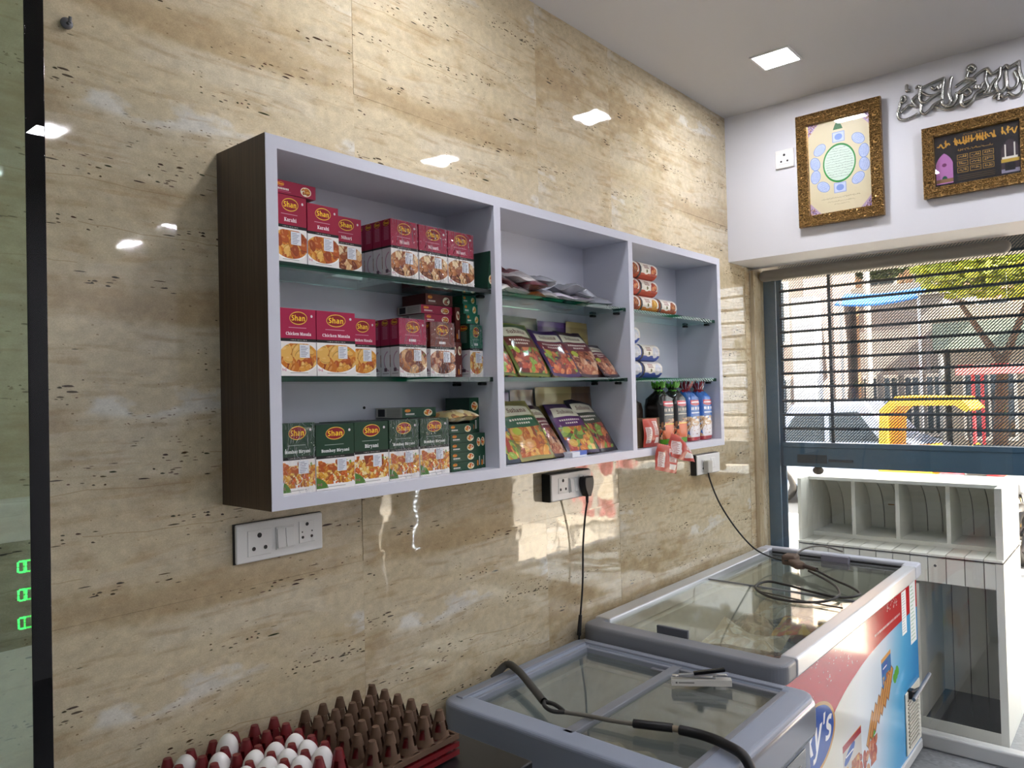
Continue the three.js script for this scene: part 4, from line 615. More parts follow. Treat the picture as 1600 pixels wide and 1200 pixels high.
{
  const X0 = 0.05, X1 = 0.7, ZA = -2.04, ZB = -3.585, YB = 0.1, YT = 0.80;
  const t = thing('chest_freezer', 'long chest freezer with sliding glass lids and red and blue printed side', 'freezer');
  part('body', shell(X0 + 0.005, X1 - 0.004, YB, YT, ZA - 0.01, ZB + 0.005, 0.06, 0.4), innerWhite, t);
  const art = canvasTex(1536, 720, (g, w, h) => {
    const X = (z) => (ZA - z) / (ZA - ZB) * w, Y = (y) => (0.82 - y) / 0.72 * h;
    const gr = g.createLinearGradient(X(-2.5), 0, X(-3.55), Y(0.45)); gr.addColorStop(0, '#f3ecd2'); gr.addColorStop(0.3, '#eef1f2'); gr.addColorStop(0.55, '#d5e5f4'); gr.addColorStop(0.8, '#57b1e2'); gr.addColorStop(1, '#2f8fd0'); g.fillStyle = gr; g.fillRect(0, 0, w, h);
    g.fillStyle = '#c8141e'; g.beginPath(); g.moveTo(0, 0); g.lineTo(w, 0); g.lineTo(w, Y(0.675)); g.bezierCurveTo(X(-3.3), Y(0.67), X(-2.95), Y(0.68), X(-2.72), Y(0.64)); g.quadraticCurveTo(X(-2.4), Y(0.6), X(-2.2), Y(0.42)); g.lineTo(0, Y(0.3)); g.fill();
    g.fillStyle = '#f0d8d8'; const r = seedOf(4); for (let i = 0; i < 40; i++) g.fillRect(X(-2.95 - i * 0.009), Y(0.712), 3 + r() * 5, 9); g.fillStyle = '#ead4d0'; for (let i = 0; i < 60; i++) { const a = r(); g.fillRect(X(-2.25 - a * 0.5), Y(0.68 + r() * 0.11), 2 + r() * 9, 1 + r() * 4); } for (let i = 0; i < 24; i++) g.fillRect(X(-3.12 - r() * 0.14), Y(0.75 + r() * 0.035), 3 + r() * 10, 3 + r() * 5);
    g.fillStyle = '#d9a35a'; g.beginPath(); g.ellipse(X(-2.28), Y(0.56), 205, 108, 0, 0, 7); g.fill(); g.fillStyle = '#2f58b0'; g.beginPath(); g.ellipse(X(-2.28), Y(0.56), 190, 97, 0, 0, 7); g.fill();
    g.fillStyle = '#fff'; g.font = 'italic bold 128px sans-serif'; g.textAlign = 'right'; g.fillText("Venky's", X(-2.445), Y(0.525)); g.textAlign = 'left';
    const pack = (z, y, pw, ph, a, c) => { g.save(); g.translate(X(z), Y(y)); g.rotate(a); g.fillStyle = c; g.fillRect(0, 0, pw, ph); g.fillStyle = '#e6a050'; g.fillRect(0, 0, pw, ph * 0.12); g.fillStyle = '#2f58b0'; g.beginPath(); g.ellipse(pw * 0.35, ph * 0.32, pw * 0.3, ph * 0.12, -0.3, 0, 7); g.fill(); g.fillStyle = '#fff'; g.fillRect(pw * 0.15, ph * 0.3, pw * 0.4, 5); food(g, pw * 0.1, ph * 0.55, pw * 0.8, ph * 0.4, PAL.fry, 12, 71, 0.2); g.restore(); };
    pack(-3.02, 0.6, 130, 130, -0.06, '#2a6fb0'); pack(-2.55, 0.45, 200, 150, -0.02, '#d8cfc6'); g.fillStyle = '#b02028'; g.fillRect(X(-2.55), Y(0.45), 200, 22);
    g.fillStyle = '#5fae3a'; for (const [z, y] of [[-3.22, 0.49], [-3.24, 0.5], [-3.2, 0.48], [-2.9, 0.385], [-2.88, 0.37]]) { g.beginPath(); g.ellipse(X(z), Y(y), 26, 17, 0.6, 0, 7); g.fill(); }
    for (let i = 0; i < 7; i++) { g.save(); g.translate(X(-2.86 - i * 0.045), Y(0.4 + i * 0.014)); g.rotate(-0.9); g.fillStyle = '#c27a30'; g.fillRect(-62, -17, 124, 34); g.fillStyle = '#e0a458'; g.fillRect(-58, -13, 116, 12); g.strokeStyle = '#8a4f1a'; g.lineWidth = 3; g.strokeRect(-62, -17, 124, 34); g.restore(); }
    food(g, X(-2.68), Y(0.36), 260, 90, ['#b5482a', '#c9693c', '#a83a20', '#e0a070'], 26, 88, 0.12);
  });
  const sg = new THREE.BoxGeometry(0.003, 0.72, ZA - ZB - 0.01); part('printed_side', sg, [new THREE.MeshPhysicalMaterial({ map: art, roughness: 0.16, clearcoat: 0.25, clearcoatRoughness: 0.05 }), white, white, white, white, white], t, [X1 - 0.0015, 0.46, (ZA + ZB) / 2]);
  part('plinth', ext(X0 + 0.01, X1 + 0.006, YB - 0.03, YB + 0.012, ZA - 0.005, ZB + 0.002, 0.006), M(0xc3c4c2, 0.45), t);
  for (const [x, z] of [[0.12, -2.14], [0.63, -2.14], [0.12, -3.5], [0.63, -3.5]]) part('caster', ext(x - 0.025, x + 0.025, FLOOR + 0.0005, YB - 0.03, z + 0.025, z - 0.025, 0.008), black, t);
  part('frame', rimGeo(X0 - 0.015, X1 + 0.016, ZA + 0.008, ZB - 0.01, 0.035, [0.055, 0.045, 0.075, 0.06], YT, 0.06, 0.012), greyPlastic, t);
  part('side_rail', ext(X0 - 0.018, X0 + 0.043, YT + 0.004, YT + 0.0625, ZA - 0.085, ZB + 0.09, 0.006), alu, t);
  part('side_rail', ext(X1 - 0.03, X1 + 0.0195, YT + 0.004, YT + 0.0625, ZA - 0.085, ZB + 0.09, 0.008), alu, t);
  part('far_end_cover', ext(X0 - 0.018, X1 + 0.0195, YT + 0.006, YT + 0.063, ZB + 0.035, ZB - 0.012, 0.01), palePlastic, t);
  for (const x of [X0 + 0.01, X1 - 0.006]) part('corner_cover', ext(x - 0.03, x + 0.028, YT + 0.006, YT + 0.0635, ZB + 0.095, ZB + 0.03, 0.008), palePlastic, t);
  part('track', ext(X0 + 0.045, X1 - 0.035, YT + 0.02, YT + 0.05, ZB + 0.06, ZB + 0.04), black, t);
  const lid = (z0, z1, y) => { const l = part('glass_lid', ext(X0 + 0.03, X1 - 0.025, y, y + 0.004, z0, z1), dirtyPane, t); part('lid_edge', ext(X0 + 0.03, X1 - 0.025, y - 0.002, y + 0.006, z1 + 0.006, z1), greyPlastic, l); return l; };
  const lA = lid(ZA - 0.06, -2.86, YT + 0.047), lB = lid(-2.82, ZB + 0.055, YT + 0.035);
  part('lid_handle', ext(0.27, 0.38, YT + 0.048, YT + 0.075, ZA - 0.085, ZA - 0.097, 0.003), M(0x50535a, 0.4), lA);
  part('lid_handle', ext(0.33, 0.45, YT + 0.036, YT + 0.068, ZB + 0.092, ZB + 0.062, 0.005), M(0x6d6c78, 0.4), lB);
  const vent = part('vent_panel', ext(X1 + 0.0005, X1 + 0.006, 0.125, 0.375, -3.33, -3.565, 0.003), M(0xd9d6c8, 0.45), t);
  for (let i = 0; i < 13; i++) part('vent_slat', (() => { const g = new THREE.BoxGeometry(0.008, 0.006, 0.16); g.rotateZ(0.5); g.translate(X1 + 0.008, 0.155 + i * 0.0155, -3.435); return g; })(), M(0x9d9a8f, 0.5), vent);
  const latch = part('latch', ext(X1 + 0.001, X1 + 0.02, 0.345, 0.38, -3.37, -3.41, 0.004), black, t);
  part('latch_bar', cyl([X1 + 0.03, 0.355, -3.35], [X1 + 0.045, 0.4, -3.56], 0.008), M(0x6d7076, 0.35), latch); part('latch_arm', cyl([X1 + 0.012, 0.365, -3.39], [X1 + 0.035, 0.372, -3.44], 0.009), black, latch);
  for (const [z0, z1, y0, y1] of [[-3.33, -3.4, 0.61, 0.785], [-3.46, -3.555, 0.54, 0.79]]) part('paper_notice', ext(X1 + 0.0004, X1 + 0.001, y0, y1, z0, z1), cardMat(canvasTex(64, 128, (g, w, h) => { g.fillStyle = '#e4e7e6'; g.fillRect(0, 0, w, h); g.fillStyle = z0 < -3.4 ? '#9ab89a' : '#9aa2b0'; for (let i = 0; i < 15; i++) g.fillRect(7, 6 + i * 8, 26 + (i * 29) % 24, 2.5); })), t);
  // frozen goods inside
  const bagTex = [PAL.meat, ['#d9d4c6', '#c9bda8', '#e6e2d8', '#b8a88e'], PAL.rice, ['#8a7358', '#a58f72', '#c2b398', '#6d5a44']].map((p, i) => foilMat(canvasTex(128, 128, (g, w, h) => { g.fillStyle = p[1]; g.fillRect(0, 0, w, h); food(g, 0, 0, w, h, p, 90, 300 + i, 0.12); if (i === 2) { g.fillStyle = '#b5432a'; g.fillRect(w * 0.2, h * 0.3, w * 0.6, h * 0.16); } }), 0.25));
  const tints = [[0xb8a58a, 'tan'], [0xcfcabc, 'cloudy white'], [0xa08a6c, 'brownish'], [0xc79a3a, 'yellow labelled'], [0xd6d2c6, 'pale'], [0x8c7357, 'brown'], [0xb7ad9b, 'greyish'], [0xc9c2b4, 'frosted'], [0x9d9a94, 'grey'], [0xd8d4cc, 'whitish']];
  const W = ['nearest the handle at left', 'in the near half, centre', 'in the near half, front side', 'against the front side, middle', 'in the middle', 'under the lid edge, left', 'under the coiled cord', 'against the back, middle', 'at the far end, left', 'at the far end, right'];
  const P = [[0.26, -2.25], [0.44, -2.4], [0.49, -2.63], [0.5, -2.86], [0.33, -2.66], [0.26, -2.47], [0.42, -3.08], [0.26, -2.88], [0.26, -3.3], [0.49, -3.3]];
  P.forEach(([x, z], i) => { const m = single('frozen_food_bag', `${tints[i][1]} frozen food bag ${W[i]} in the long freezer`, 'food bag', pouchGeo(0.2, 0.26, 0.075, 900 + i, 0.03, 14, 14), bagTex[[3, 1, 0, 2, 1, 3, 1, 3, 1, 1][i]], [x + 0.13, 0.715 - (i % 3) * 0.04, z], 'frozen bags in the long freezer'); m.rotation.set(0, 0, 84 * rad + (i % 4) * 0.07); m.rotation.y = 0; });
}
{
  const X0 = 0.06, X1 = 0.79, ZA = -1.4, ZB = -2.005, YT = 0.76, Y = 0.82;
  const t = thing('chest_freezer', 'small grey chest freezer with two sliding glass panes', 'freezer'), bluegrey = M(0x8b94a3, 0.4);
  part('body', shell(X0, X1, 0.1, YT, ZA, ZB, 0.055, 0.45), M(0x9aa2ae, 0.45), t);
  part('lining', merge([ext(X0 + 0.055, X1 - 0.055, 0.4505, 0.452, ZA - 0.055, ZB + 0.055)]), innerWhite, t);
  for (const [x, z] of [[0.12, -1.46], [0.72, -1.46], [0.12, -1.94], [0.72, -1.94]]) part('caster', ext(x - 0.025, x + 0.025, FLOOR + 0.0005, 0.1, z + 0.025, z - 0.025, 0.008), black, t);
  part('frame', rimGeo(X0 - 0.018, X1 + 0.018, ZA + 0.022, ZB - 0.018, 0.04, [0.055, 0.07, 0.075, 0.045], YT - 0.03, 0.09, 0.011), bluegrey, t);
  part('front_rail', ext(X1 - 0.045, X1 + 0.022, YT - 0.055, Y - 0.001, ZA - 0.03, ZB - 0.012, 0.026), M(0x8f929a, 0.16, { metalness: 0.5 }), t);
  const rail = (x0, x1, z0, z1, y0 = 0.8, y1 = 0.824) => ext(x0, x1, y0, y1, z0, z1, 0.003);
  part('track', merge([rail(X0 + 0.005, X0 + 0.03, ZA - 0.02, ZB + 0.01), rail(X0 + 0.036, X0 + 0.05, ZA - 0.02, ZB + 0.01, 0.79, 0.815), rail(X0 + 0.01, X1 - 0.06, ZB + 0.022, ZB - 0.002), rail(X0 + 0.03, X1 - 0.06, ZB + 0.04, ZB + 0.028, 0.79, 0.814)]), M(0x858b96, 0.35), t);
  const lid = (x0, x1, y) => { const l = part('glass_lid', ext(x0, x1, y, y + 0.004, ZA - 0.04, ZB + 0.045), dirtyPane, t); return l; };
  const lL = lid(X0 + 0.05, 0.43, 0.797), lR = lid(0.415, X1 - 0.045, 0.808);
  part('lid_frame', merge([ext(0.41, 0.44, 0.806, 0.82, ZA - 0.03, ZB + 0.03, 0.003), ext(0.44, X1 - 0.05, 0.806, 0.818, ZB + 0.05, ZB + 0.036, 0.002), ext(X1 - 0.062, X1 - 0.045, 0.806, 0.82, ZA - 0.03, ZB + 0.03, 0.003)]), greyPlastic, lR);
  part('lid_frame', ext(0.35, 0.41, 0.799, 0.806, ZB + 0.06, ZB + 0.045, 0.002), greyPlastic, lL);
  const win = part('front_window', ext(X1 + 0.0005, X1 + 0.004, 0.2, 0.69, ZA - 0.05, ZB + 0.04, 0.002), M(0x1b1c20, 0.08, { clearcoat: 1 }), t);
  for (const z of [-1.62, -1.82]) part('mullion', ext(X1 + 0.0042, X1 + 0.007, 0.2, 0.69, z, z - 0.012), greyPlastic, win);
  part('paper_notice', ext(X1 + 0.0042, X1 + 0.0048, 0.52, 0.66, -1.86, -1.93), M(0xd5d3cc, 0.6), win);
  const B = [[0.6, -1.5, 0x4a2c22, 'dark red-brown meat bag near the front of the small freezer'], [0.26, -1.6, 0xb0a697, 'frosted pale bag at left in the small freezer'], [0.42, -1.82, 0xa9a59a, 'grey frosted bag at the back of the small freezer'], [0.5, -1.62, 0x8d6a55, 'brownish bag in the middle of the small freezer']];
  B.forEach(([x, z, c, l], i) => { const m = single('frozen_food_bag', l, 'food bag', pouchGeo(0.2, 0.24, i ? 0.07 : 0.11, 950 + i, 0.024, 12, 12), M(c, 0.25, { clearcoat: 0.5 }), [x + 0.12, i ? 0.52 : 0.64, z], 'bags in the small freezer'); m.rotation.set(0, 0, 86 * rad); });
  single('frost_bed', 'frosty heap of packed goods filling the small freezer', 'frozen goods', (() => { const n = noise2(402), g = new THREE.PlaneGeometry(0.61, 0.485, 40, 32); g.rotateX(-Math.PI / 2); const p = g.attributes.position; for (let i = 0; i < p.count; i++) p.setY(i, (n(p.getX(i) * 14, p.getZ(i) * 14) - 0.5) * 0.09 + (n(p.getX(i) * 40, p.getZ(i) * 40) - 0.5) * 0.02); g.computeVertexNormals(); return g; })(), M(0xb3b1a8, 0.6), [0.425, 0.53, -1.7025]).userData.kind = 'stuff';
  // stapler lying on the right pane
  const bx = thing('staple_box', 'slim white carton under the stapler on the small freezer lid', 'carton', [0.545, 0.8205, -1.885]); bx.rotation.y = 0.6; part('box', ext(-0.08, 0.08, 0, 0.017, -0.011, 0.011), M(0xc4c2ba, 0.45), bx);
  part('printed_line', ext(-0.062, -0.02, 0.007, 0.0105, 0.011, 0.0114), M(0x77756f, 0.6), bx); part('mark', ext(-0.07, -0.065, 0.0065, 0.011, 0.011, 0.0114), M(0x5c5a56, 0.6), bx);
  const s = thing('stapler', 'open metal stapler lying on the slim white carton', 'stapler', [0.545, 0.838, -1.885]); s.rotation.y = 0.6;
  part('base', (() => { const g = new RoundedBoxGeometry(0.115, 0.004, 0.013, 2, 0.001); g.rotateZ(-0.04); g.translate(-0.02, 0.0045, 0); return g; })(), chrome, s);
  part('magazine', (() => { const g = new RoundedBoxGeometry(0.1, 0.006, 0.01, 2, 0.001); g.rotateZ(0.05); g.translate(-0.01, 0.0105, 0); return g; })(), steel, s);
  part('arm', (() => { const g = new RoundedBoxGeometry(0.085, 0.009, 0.013, 2, 0.002); g.rotateZ(0.13); g.translate(0.022, 0.019, 0); return g; })(), M(0x2b2c2f, 0.2, { metalness: 0.8 }), s); part('tip', (() => { const g = new RoundedBoxGeometry(0.04, 0.006, 0.012, 2, 0.002); g.translate(0.05, 0.009, 0); return g; })(), chrome, s);
  // frayed strap across the lid
  const k = thing('frayed_cable', 'thick frayed grey cable lying across the small freezer lid', 'cable'), gc = M(0x4a4842, 0.85);
  part('left_run', tube([[0.035, 0.808, -1.6], [0.05, 0.838, -1.645], [0.1, 0.838, -1.632], [0.2, 0.832, -1.575], [0.285, 0.828, -1.522]], 0.0105, 40, 9), gc, k);
  part('split_loop', merge([tube([[0.285, 0.828, -1.522], [0.31, 0.83, -1.495], [0.34, 0.829, -1.488], [0.366, 0.828, -1.503]], 0.0055, 20, 7), tube([[0.285, 0.828, -1.522], [0.315, 0.83, -1.522], [0.345, 0.83, -1.512], [0.366, 0.828, -1.503]], 0.0055, 20, 7)]), M(0x2e2d2a, 0.8), k);
  part('bare_run', tube([[0.366, 0.828, -1.503], [0.42, 0.828, -1.52], [0.48, 0.828, -1.532], [0.545, 0.831, -1.545]], 0.0055, 30, 7), M(0x6b675c, 0.7), k);
  part('sleeve', tube([[0.54, 0.832, -1.544], [0.58, 0.834, -1.555], [0.628, 0.834, -1.574]], 0.0105, 20, 9), black, k);
  part('joint', tube([[0.622, 0.834, -1.571], [0.65, 0.834, -1.577]], 0.0075, 6, 8), M(0x8a7c66, 0.7), k);
  part('sleeve', tube([[0.645, 0.834, -1.576], [0.7, 0.834, -1.582], [0.76, 0.836, -1.568], [0.815, 0.832, -1.545], [0.845, 0.8, -1.53]], 0.0115, 30, 9), black, k);
}
{ // coiled cord and adapter on the long freezer
  const t = thing('coiled_cord', 'loops of dark cord with a brown taped joint on the long freezer lid', 'cord'), y = 0.8585;
  part('loops', tube([[0.42, y + 0.014, -3.165], [0.52, y + 0.004, -3.08], [0.61, y + 0.003, -3.0], [0.66, y + 0.002, -2.92], [0.62, y, -2.85], [0.5, y, -2.87], [0.4, y + 0.003, -2.9], [0.325, y + 0.006, -2.9], [0.315, y + 0.004, -2.8], [0.4, y, -2.715], [0.5, y, -2.7], [0.585, y + 0.002, -2.75], [0.61, y + 0.006, -2.84], [0.57, y + 0.008, -2.95], [0.5, y + 0.006, -3.05], [0.4, y + 0.012, -3.14]], 0.0048, 200, 7), M(0x25221f, 0.5), t);
  part('loose_end', tube([[0.34, y, -2.76], [0.42, y + 0.0005, -2.745], [0.55, y + 0.0005, -2.72], [0.665, y + 0.001, -2.71]], 0.0028, 40, 6), M(0x4a463f, 0.5), t);
  part('tail', tube([[0.28, y + 0.03, -3.3], [0.29, y + 0.045, -3.42], [0.33, y + 0.04, -3.53], [0.4, y + 0.015, -3.58]], 0.0042, 40, 7), M(0x57524a, 0.5), t);
  part('adapter', merge([new RoundedBoxGeometry(0.06, 0.045, 0.07, 2, 0.012).translate(0.28, y + 0.022, -3.265), new RoundedBoxGeometry(0.05, 0.03, 0.09, 2, 0.012).rotateY(0.7).translate(0.325, y + 0.016, -3.215)]), M(0x5b4a3d, 0.75), t);
  part('taped_joint', tube([[0.335, y + 0.016, -3.21], [0.38, y + 0.016, -3.185], [0.425, y + 0.014, -3.163]], 0.0095, 20, 8), M(0x3f322b, 0.7), t);
}

// ───────────────────────── glass partition near the camera and the scale mirrored in it
{
  const g = single('glass_partition', 'thick glass partition with dark green edge at the left border', 'glass', ext(0.004, 0.943, FLOOR, 2.55, -0.168, -0.18, 0.0008), M(0xffffff, 0, { transmission: 1, thickness: 0.012, ior: 1.5, attenuationColor: new THREE.Color(0.3, 0.72, 0.5), attenuationDistance: 0.06 }));
  const c = thing('counter', 'low brown counter carrying the weighing scale', 'counter'); part('cabinet', ext(0.02, 0.62, FLOOR, 0.76, 0.32, -0.15), M(0x6b5a44, 0.6), c); part('worktop', ext(0.01, 0.64, 0.76, 0.78, 0.34, -0.16, 0.004), M(0x5a4a38, 0.5), c);
  // upright display, facing +x
  const s = thing('weighing_scale', 'white weighing scale whose green digits gleam in the glass', 'scale', [0.568, 0.7805, -0.085]);
  part('housing', ext(-0.16, -0.004, 0, 0.09, 0.14, -0.04, 0.01), plastic, s); part('display_post', ext(-0.03, -0.004, 0.09, 0.42, 0.03, -0.02, 0.004), plastic, s);
  const d = part('display', ext(-0.03, 0, 0.42, 0.74, 0.07, -0.05, 0.008), plastic, s); part('display_window', ext(0.0002, 0.001, 0.58, 0.695, 0.045, -0.035), M(0x1a2a20, 0.1), d);
  const SEG = { a: [0, 1, 0], b: [0.5, 0.5, 1], c: [0.5, -0.5, 1], d: [0, -1, 0], e: [-0.5, -0.5, 1], f: [-0.5, 0.5, 1], g: [0, 0, 0] }, glow = new THREE.MeshStandardMaterial({ color: 0x000000, emissive: 0x10ff5c, emissiveIntensity: 5 });
  for (const [yy, k] of [[0.667, 'abcdef'], [0.6365, 'abcdef'], [0.606, 'abcd']]) part('led_digits', merge([...k].map((q) => { const [u, v, up] = SEG[q], w = 0.0075, h = 0.0058; return new THREE.BoxGeometry(0.0006, up ? h * 0.85 : 0.0018, up ? 0.0018 : w * 0.8).translate(0.0014, yy + v * h, 0.019 - u * w); })), glow, d);
}

// ───────────────────────── shop front: glass panel, rolling shutter
{
  const t = thing('glass_panel', 'clear glass panel with grey top rail in front of the rolling shutter', 'glass panel');
  part('pane', ext(0.022, 1.055, 0.115, 2.17, -3.656, -3.664), pane, t);
  part('bottom_rail', ext(0.022, 1.6, FLOOR, 0.118, -3.63, -3.69, 0.01), M(0xb4b5b2, 0.35), t);
  part('top_rail', (() => { const g = new THREE.CapsuleGeometry(0.028, 1.0, 4, 14); g.rotateZ(Math.PI / 2); g.scale(1, 1, 0.9); g.translate(0.55, 2.185, -3.648); return g; })(), M(0x8b867e, 0.4), t);
  const steelBlue = M(0x3d5b70, 0.45), steelDark = M(0x22323f, 0.5);
  const s = thing('rolling_shutter', 'blue-grey rolling shutter with perforated slats, half lowered', 'shutter'), SX0 = 0.085, SX1 = 3.12, SZ = -3.735;
  part('guide_channel', merge([ext(0.022, 0.082, FLOOR, 2.22, -3.69, -3.70), ext(0.022, 0.03, FLOOR, 2.22, -3.70, -3.77), ext(0.022, 0.082, FLOOR, 2.22, -3.77, -3.78)]), steelBlue, s);
  part('guide_channel', merge([ext(3.13, 3.19, FLOOR, 2.22, -3.69, -3.70), ext(3.182, 3.19, FLOOR, 2.22, -3.70, -3.77), ext(3.13, 3.19, FLOOR, 2.22, -3.77, -3.78)]), steelBlue, s);
  const N = 64, hole = dataTex(N, N, (x, y) => { const u = x / N, v = y / N, d = (u - v + 2) % 1, e = v % 1, open = d < 0.56 && e > 0.1; const a = open ? 0 : 255; return [a, a, a]; });
  const perf = new THREE.MeshPhysicalMaterial({ color: 0x33444f, roughness: 0.45, alphaMap: hole, alphaTest: 0.5, side: THREE.DoubleSide });
  const p = 0.0686, y0 = 1.357, web = new THREE.PlaneGeometry(SX1 - SX0, p - 0.008, 1, 6), wp = web.attributes.position, wu = web.attributes.uv;
  for (let i = 0; i < wp.count; i++) { const v = wp.getY(i) / (p - 0.008); wp.setZ(i, 0.006 * (1 - 4 * v * v)); wu.setXY(i, wp.getX(i) / 0.0138, wp.getY(i) / 0.0138); } web.computeVertexNormals();
  const bar = new THREE.CylinderGeometry(0.0055, 0.0055, SX1 - SX0, 10); bar.rotateZ(Math.PI / 2); bar.scale(1, 1.15, 1);
  for (let k = 0; k < 13; k++) { const sl = part('slat', web, perf, s, [(SX0 + SX1) / 2, y0 + (k + 0.5) * p, SZ]); part('interlock', bar, steelDark, sl, [0, p / 2, 0]); }
  const bb = part('bottom_bar', merge([ext(SX0 + 0.002, SX1 - 0.002, 1.24, 1.352, SZ + 0.02, SZ - 0.015, 0.004), ext(SX0 + 0.002, SX1 - 0.002, 1.335, 1.358, SZ + 0.024, SZ - 0.02, 0.003)]), steelBlue, s);
  part('lock_plate', ext(0.16, 0.3, 1.26, 1.3, SZ + 0.0202, SZ + 0.026, 0.001), steelDark, bb); part('bolt', cyl([0.31, 1.275, SZ + 0.026], [0.42, 1.275, SZ + 0.026], 0.006), steelDark, bb);
  part('foot_knob', (() => { const g = new THREE.SphereGeometry(0.022, 14, 10); g.scale(1.2, 0.9, 1); g.translate(0.25, 1.223, SZ); return g; })(), M(0x4a4138, 0.7), bb);
  part('vertical_stay', ext(0.31, 0.325, 1.352, 2.22, SZ - 0.022, SZ - 0.03), steelDark, s);
}

// ───────────────────────── white plank counter outside the shutter
{
  const t = thing('plank_counter', 'white plank counter with cubbyholes standing beyond the glass', 'counter');
  const pw = M(0xd9d9cf, 0.45), pw2 = M(0xcfcfc4, 0.45), seam = M(0x4a4540, 0.9), G0 = FLOOR + 0.0005;
  const L = 0.1, R = 0.985, ZF = -3.85, ZR = -4.36, TOP = 0.853;
  part('side_panel', ext(R - 0.03, R, G0, TOP - 0.016, ZF, ZR), pw, t); part('side_panel', ext(L, L + 0.02, G0, TOP - 0.016, ZF, ZR), pw, t); part('partition', ext(0.63, 0.648, G0, 0.71, ZF - 0.01, ZR + 0.02), pw2, t);
  part('base_board', ext(L + 0.02, R - 0.03, G0, 0.075, ZF - 0.004, ZR + 0.014), M(0x14171b, 0.2), t);
  part('kick_strip', ext(L + 0.02, R - 0.03, G0, 0.1, ZF, ZF - 0.004), pw2, t);
  part('core', ext(L + 0.001, R - 0.001, TOP - 0.016, TOP - 0.009, ZF - 0.004, ZR), seam, t);
  part('apron_core', ext(L + 0.02, R - 0.03, 0.72, TOP - 0.016, ZF - 0.012, ZF - 0.02), seam, t);
  part('back_core', ext(L + 0.02, R - 0.03, G0, TOP - 0.016, ZR + 0.012, ZR), seam, t);
  const n = 12, w = (R - L) / n;
  const topG = new THREE.BoxGeometry(w - 0.004, 0.009, ZF - ZR + 0.006), frontG = new THREE.BoxGeometry(w - 0.004, 0.112, 0.011), backG = new THREE.BoxGeometry(w - 0.004, TOP - 0.12, 0.008);
  for (let i = 0; i < n; i++) {
    const x = L + (i + 0.5) * w; part('top_plank', topG, i % 3 ? pw : pw2, t, [x, TOP - 0.0045, (ZF + ZR) / 2 + 0.003]); if (x > L + 0.03) { const last = i === n - 1, d = part('drawer_plank', frontG, i % 2 ? pw : pw2, t, [last ? 0.9335 : x, 0.779, ZF - 0.006]); if (last) d.scale.x = 0.58; }
    if (x > 0.62 && x < R - 0.03) part('back_plank', backG, pw2, t, [x, 0.075 + (TOP - 0.12) / 2, ZR + 0.017]);
  }
  part('keyhole', cyl([0.72, 0.8, ZF + 0.0002], [0.72, 0.8, ZF - 0.004], 0.006), dark, t);
  // hutch with curved plank backs
  const H0 = TOP + 0.0005, H1 = 1.165, ZH = -4.03;
  part('hutch_side', ext(R - 0.028, R, H0, H1, ZF - 0.012, ZR), pw, t);
  part('hutch_floor', ext(L + 0.018, R - 0.028, H0, H0 + 0.02, ZH, ZR + 0.02), pw, t);
  part('hutch_top', ext(L + 0.018, R - 0.028, H1 - 0.016, H1, ZH + 0.05, ZR), pw, t);
  part('hutch_back', ext(L + 0.018, R - 0.028, H0, H1 - 0.016, ZR + 0.008, ZR), seam, t);
  for (let i = 0; i < 6; i++) part('side_plank', ext(L, L + 0.018, H0, H1, ZF - 0.014 - i * 0.083, ZF - 0.014 - i * 0.083 - 0.08), i % 2 ? pw : pw2, t);
  for (const x of [0.32, 0.525, 0.745]) part('divider', ext(x - 0.009, x + 0.009, H0 + 0.02, H1 - 0.016, ZH - 0.004, ZR + 0.03), pw, t);
  const arc = new THREE.Shape(), a0 = [], a1 = []; for (let k = 0; k <= 10; k++) { const a = k / 10 * Math.PI / 2, r = 0.2; a0.push([0.2 - r * Math.cos(a) + 0.0, 0.05 + 0.22 * Math.sin(a)]); a1.push([0.2 - (r + 0.008) * Math.cos(a), 0.05 + 0.228 * Math.sin(a)]); }
  const pts = [[0, 0], ...a0, ...a1.reverse(), [-0.008, 0]]; pts.forEach(([u, v], k) => (k ? arc.lineTo(u, v) : arc.moveTo(u, v)));
  const cw = 0.068, cg = new THREE.ExtrudeGeometry(arc, { depth: cw - 0.004, bevelEnabled: false }); cg.rotateY(-Math.PI / 2); // u -> z, extrude -> -x
  for (let i = 0; i < 12; i++) { const x = L + 0.022 + i * cw + cw; if (x < R - 0.03) part('curved_plank', cg, i % 2 ? pw : pw2, t, [x, H0 + 0.02, ZR + 0.06]); }
  part('tape', ext(0.42, 0.45, 1.0, 1.1, ZR + 0.075, ZR + 0.073), M(0xa87a3c, 0.5), t); part('label_strip', ext(0.6, 0.7, 1.07, 1.1, ZR + 0.11, ZR + 0.108), M(0xb0824a, 0.5), t);
}

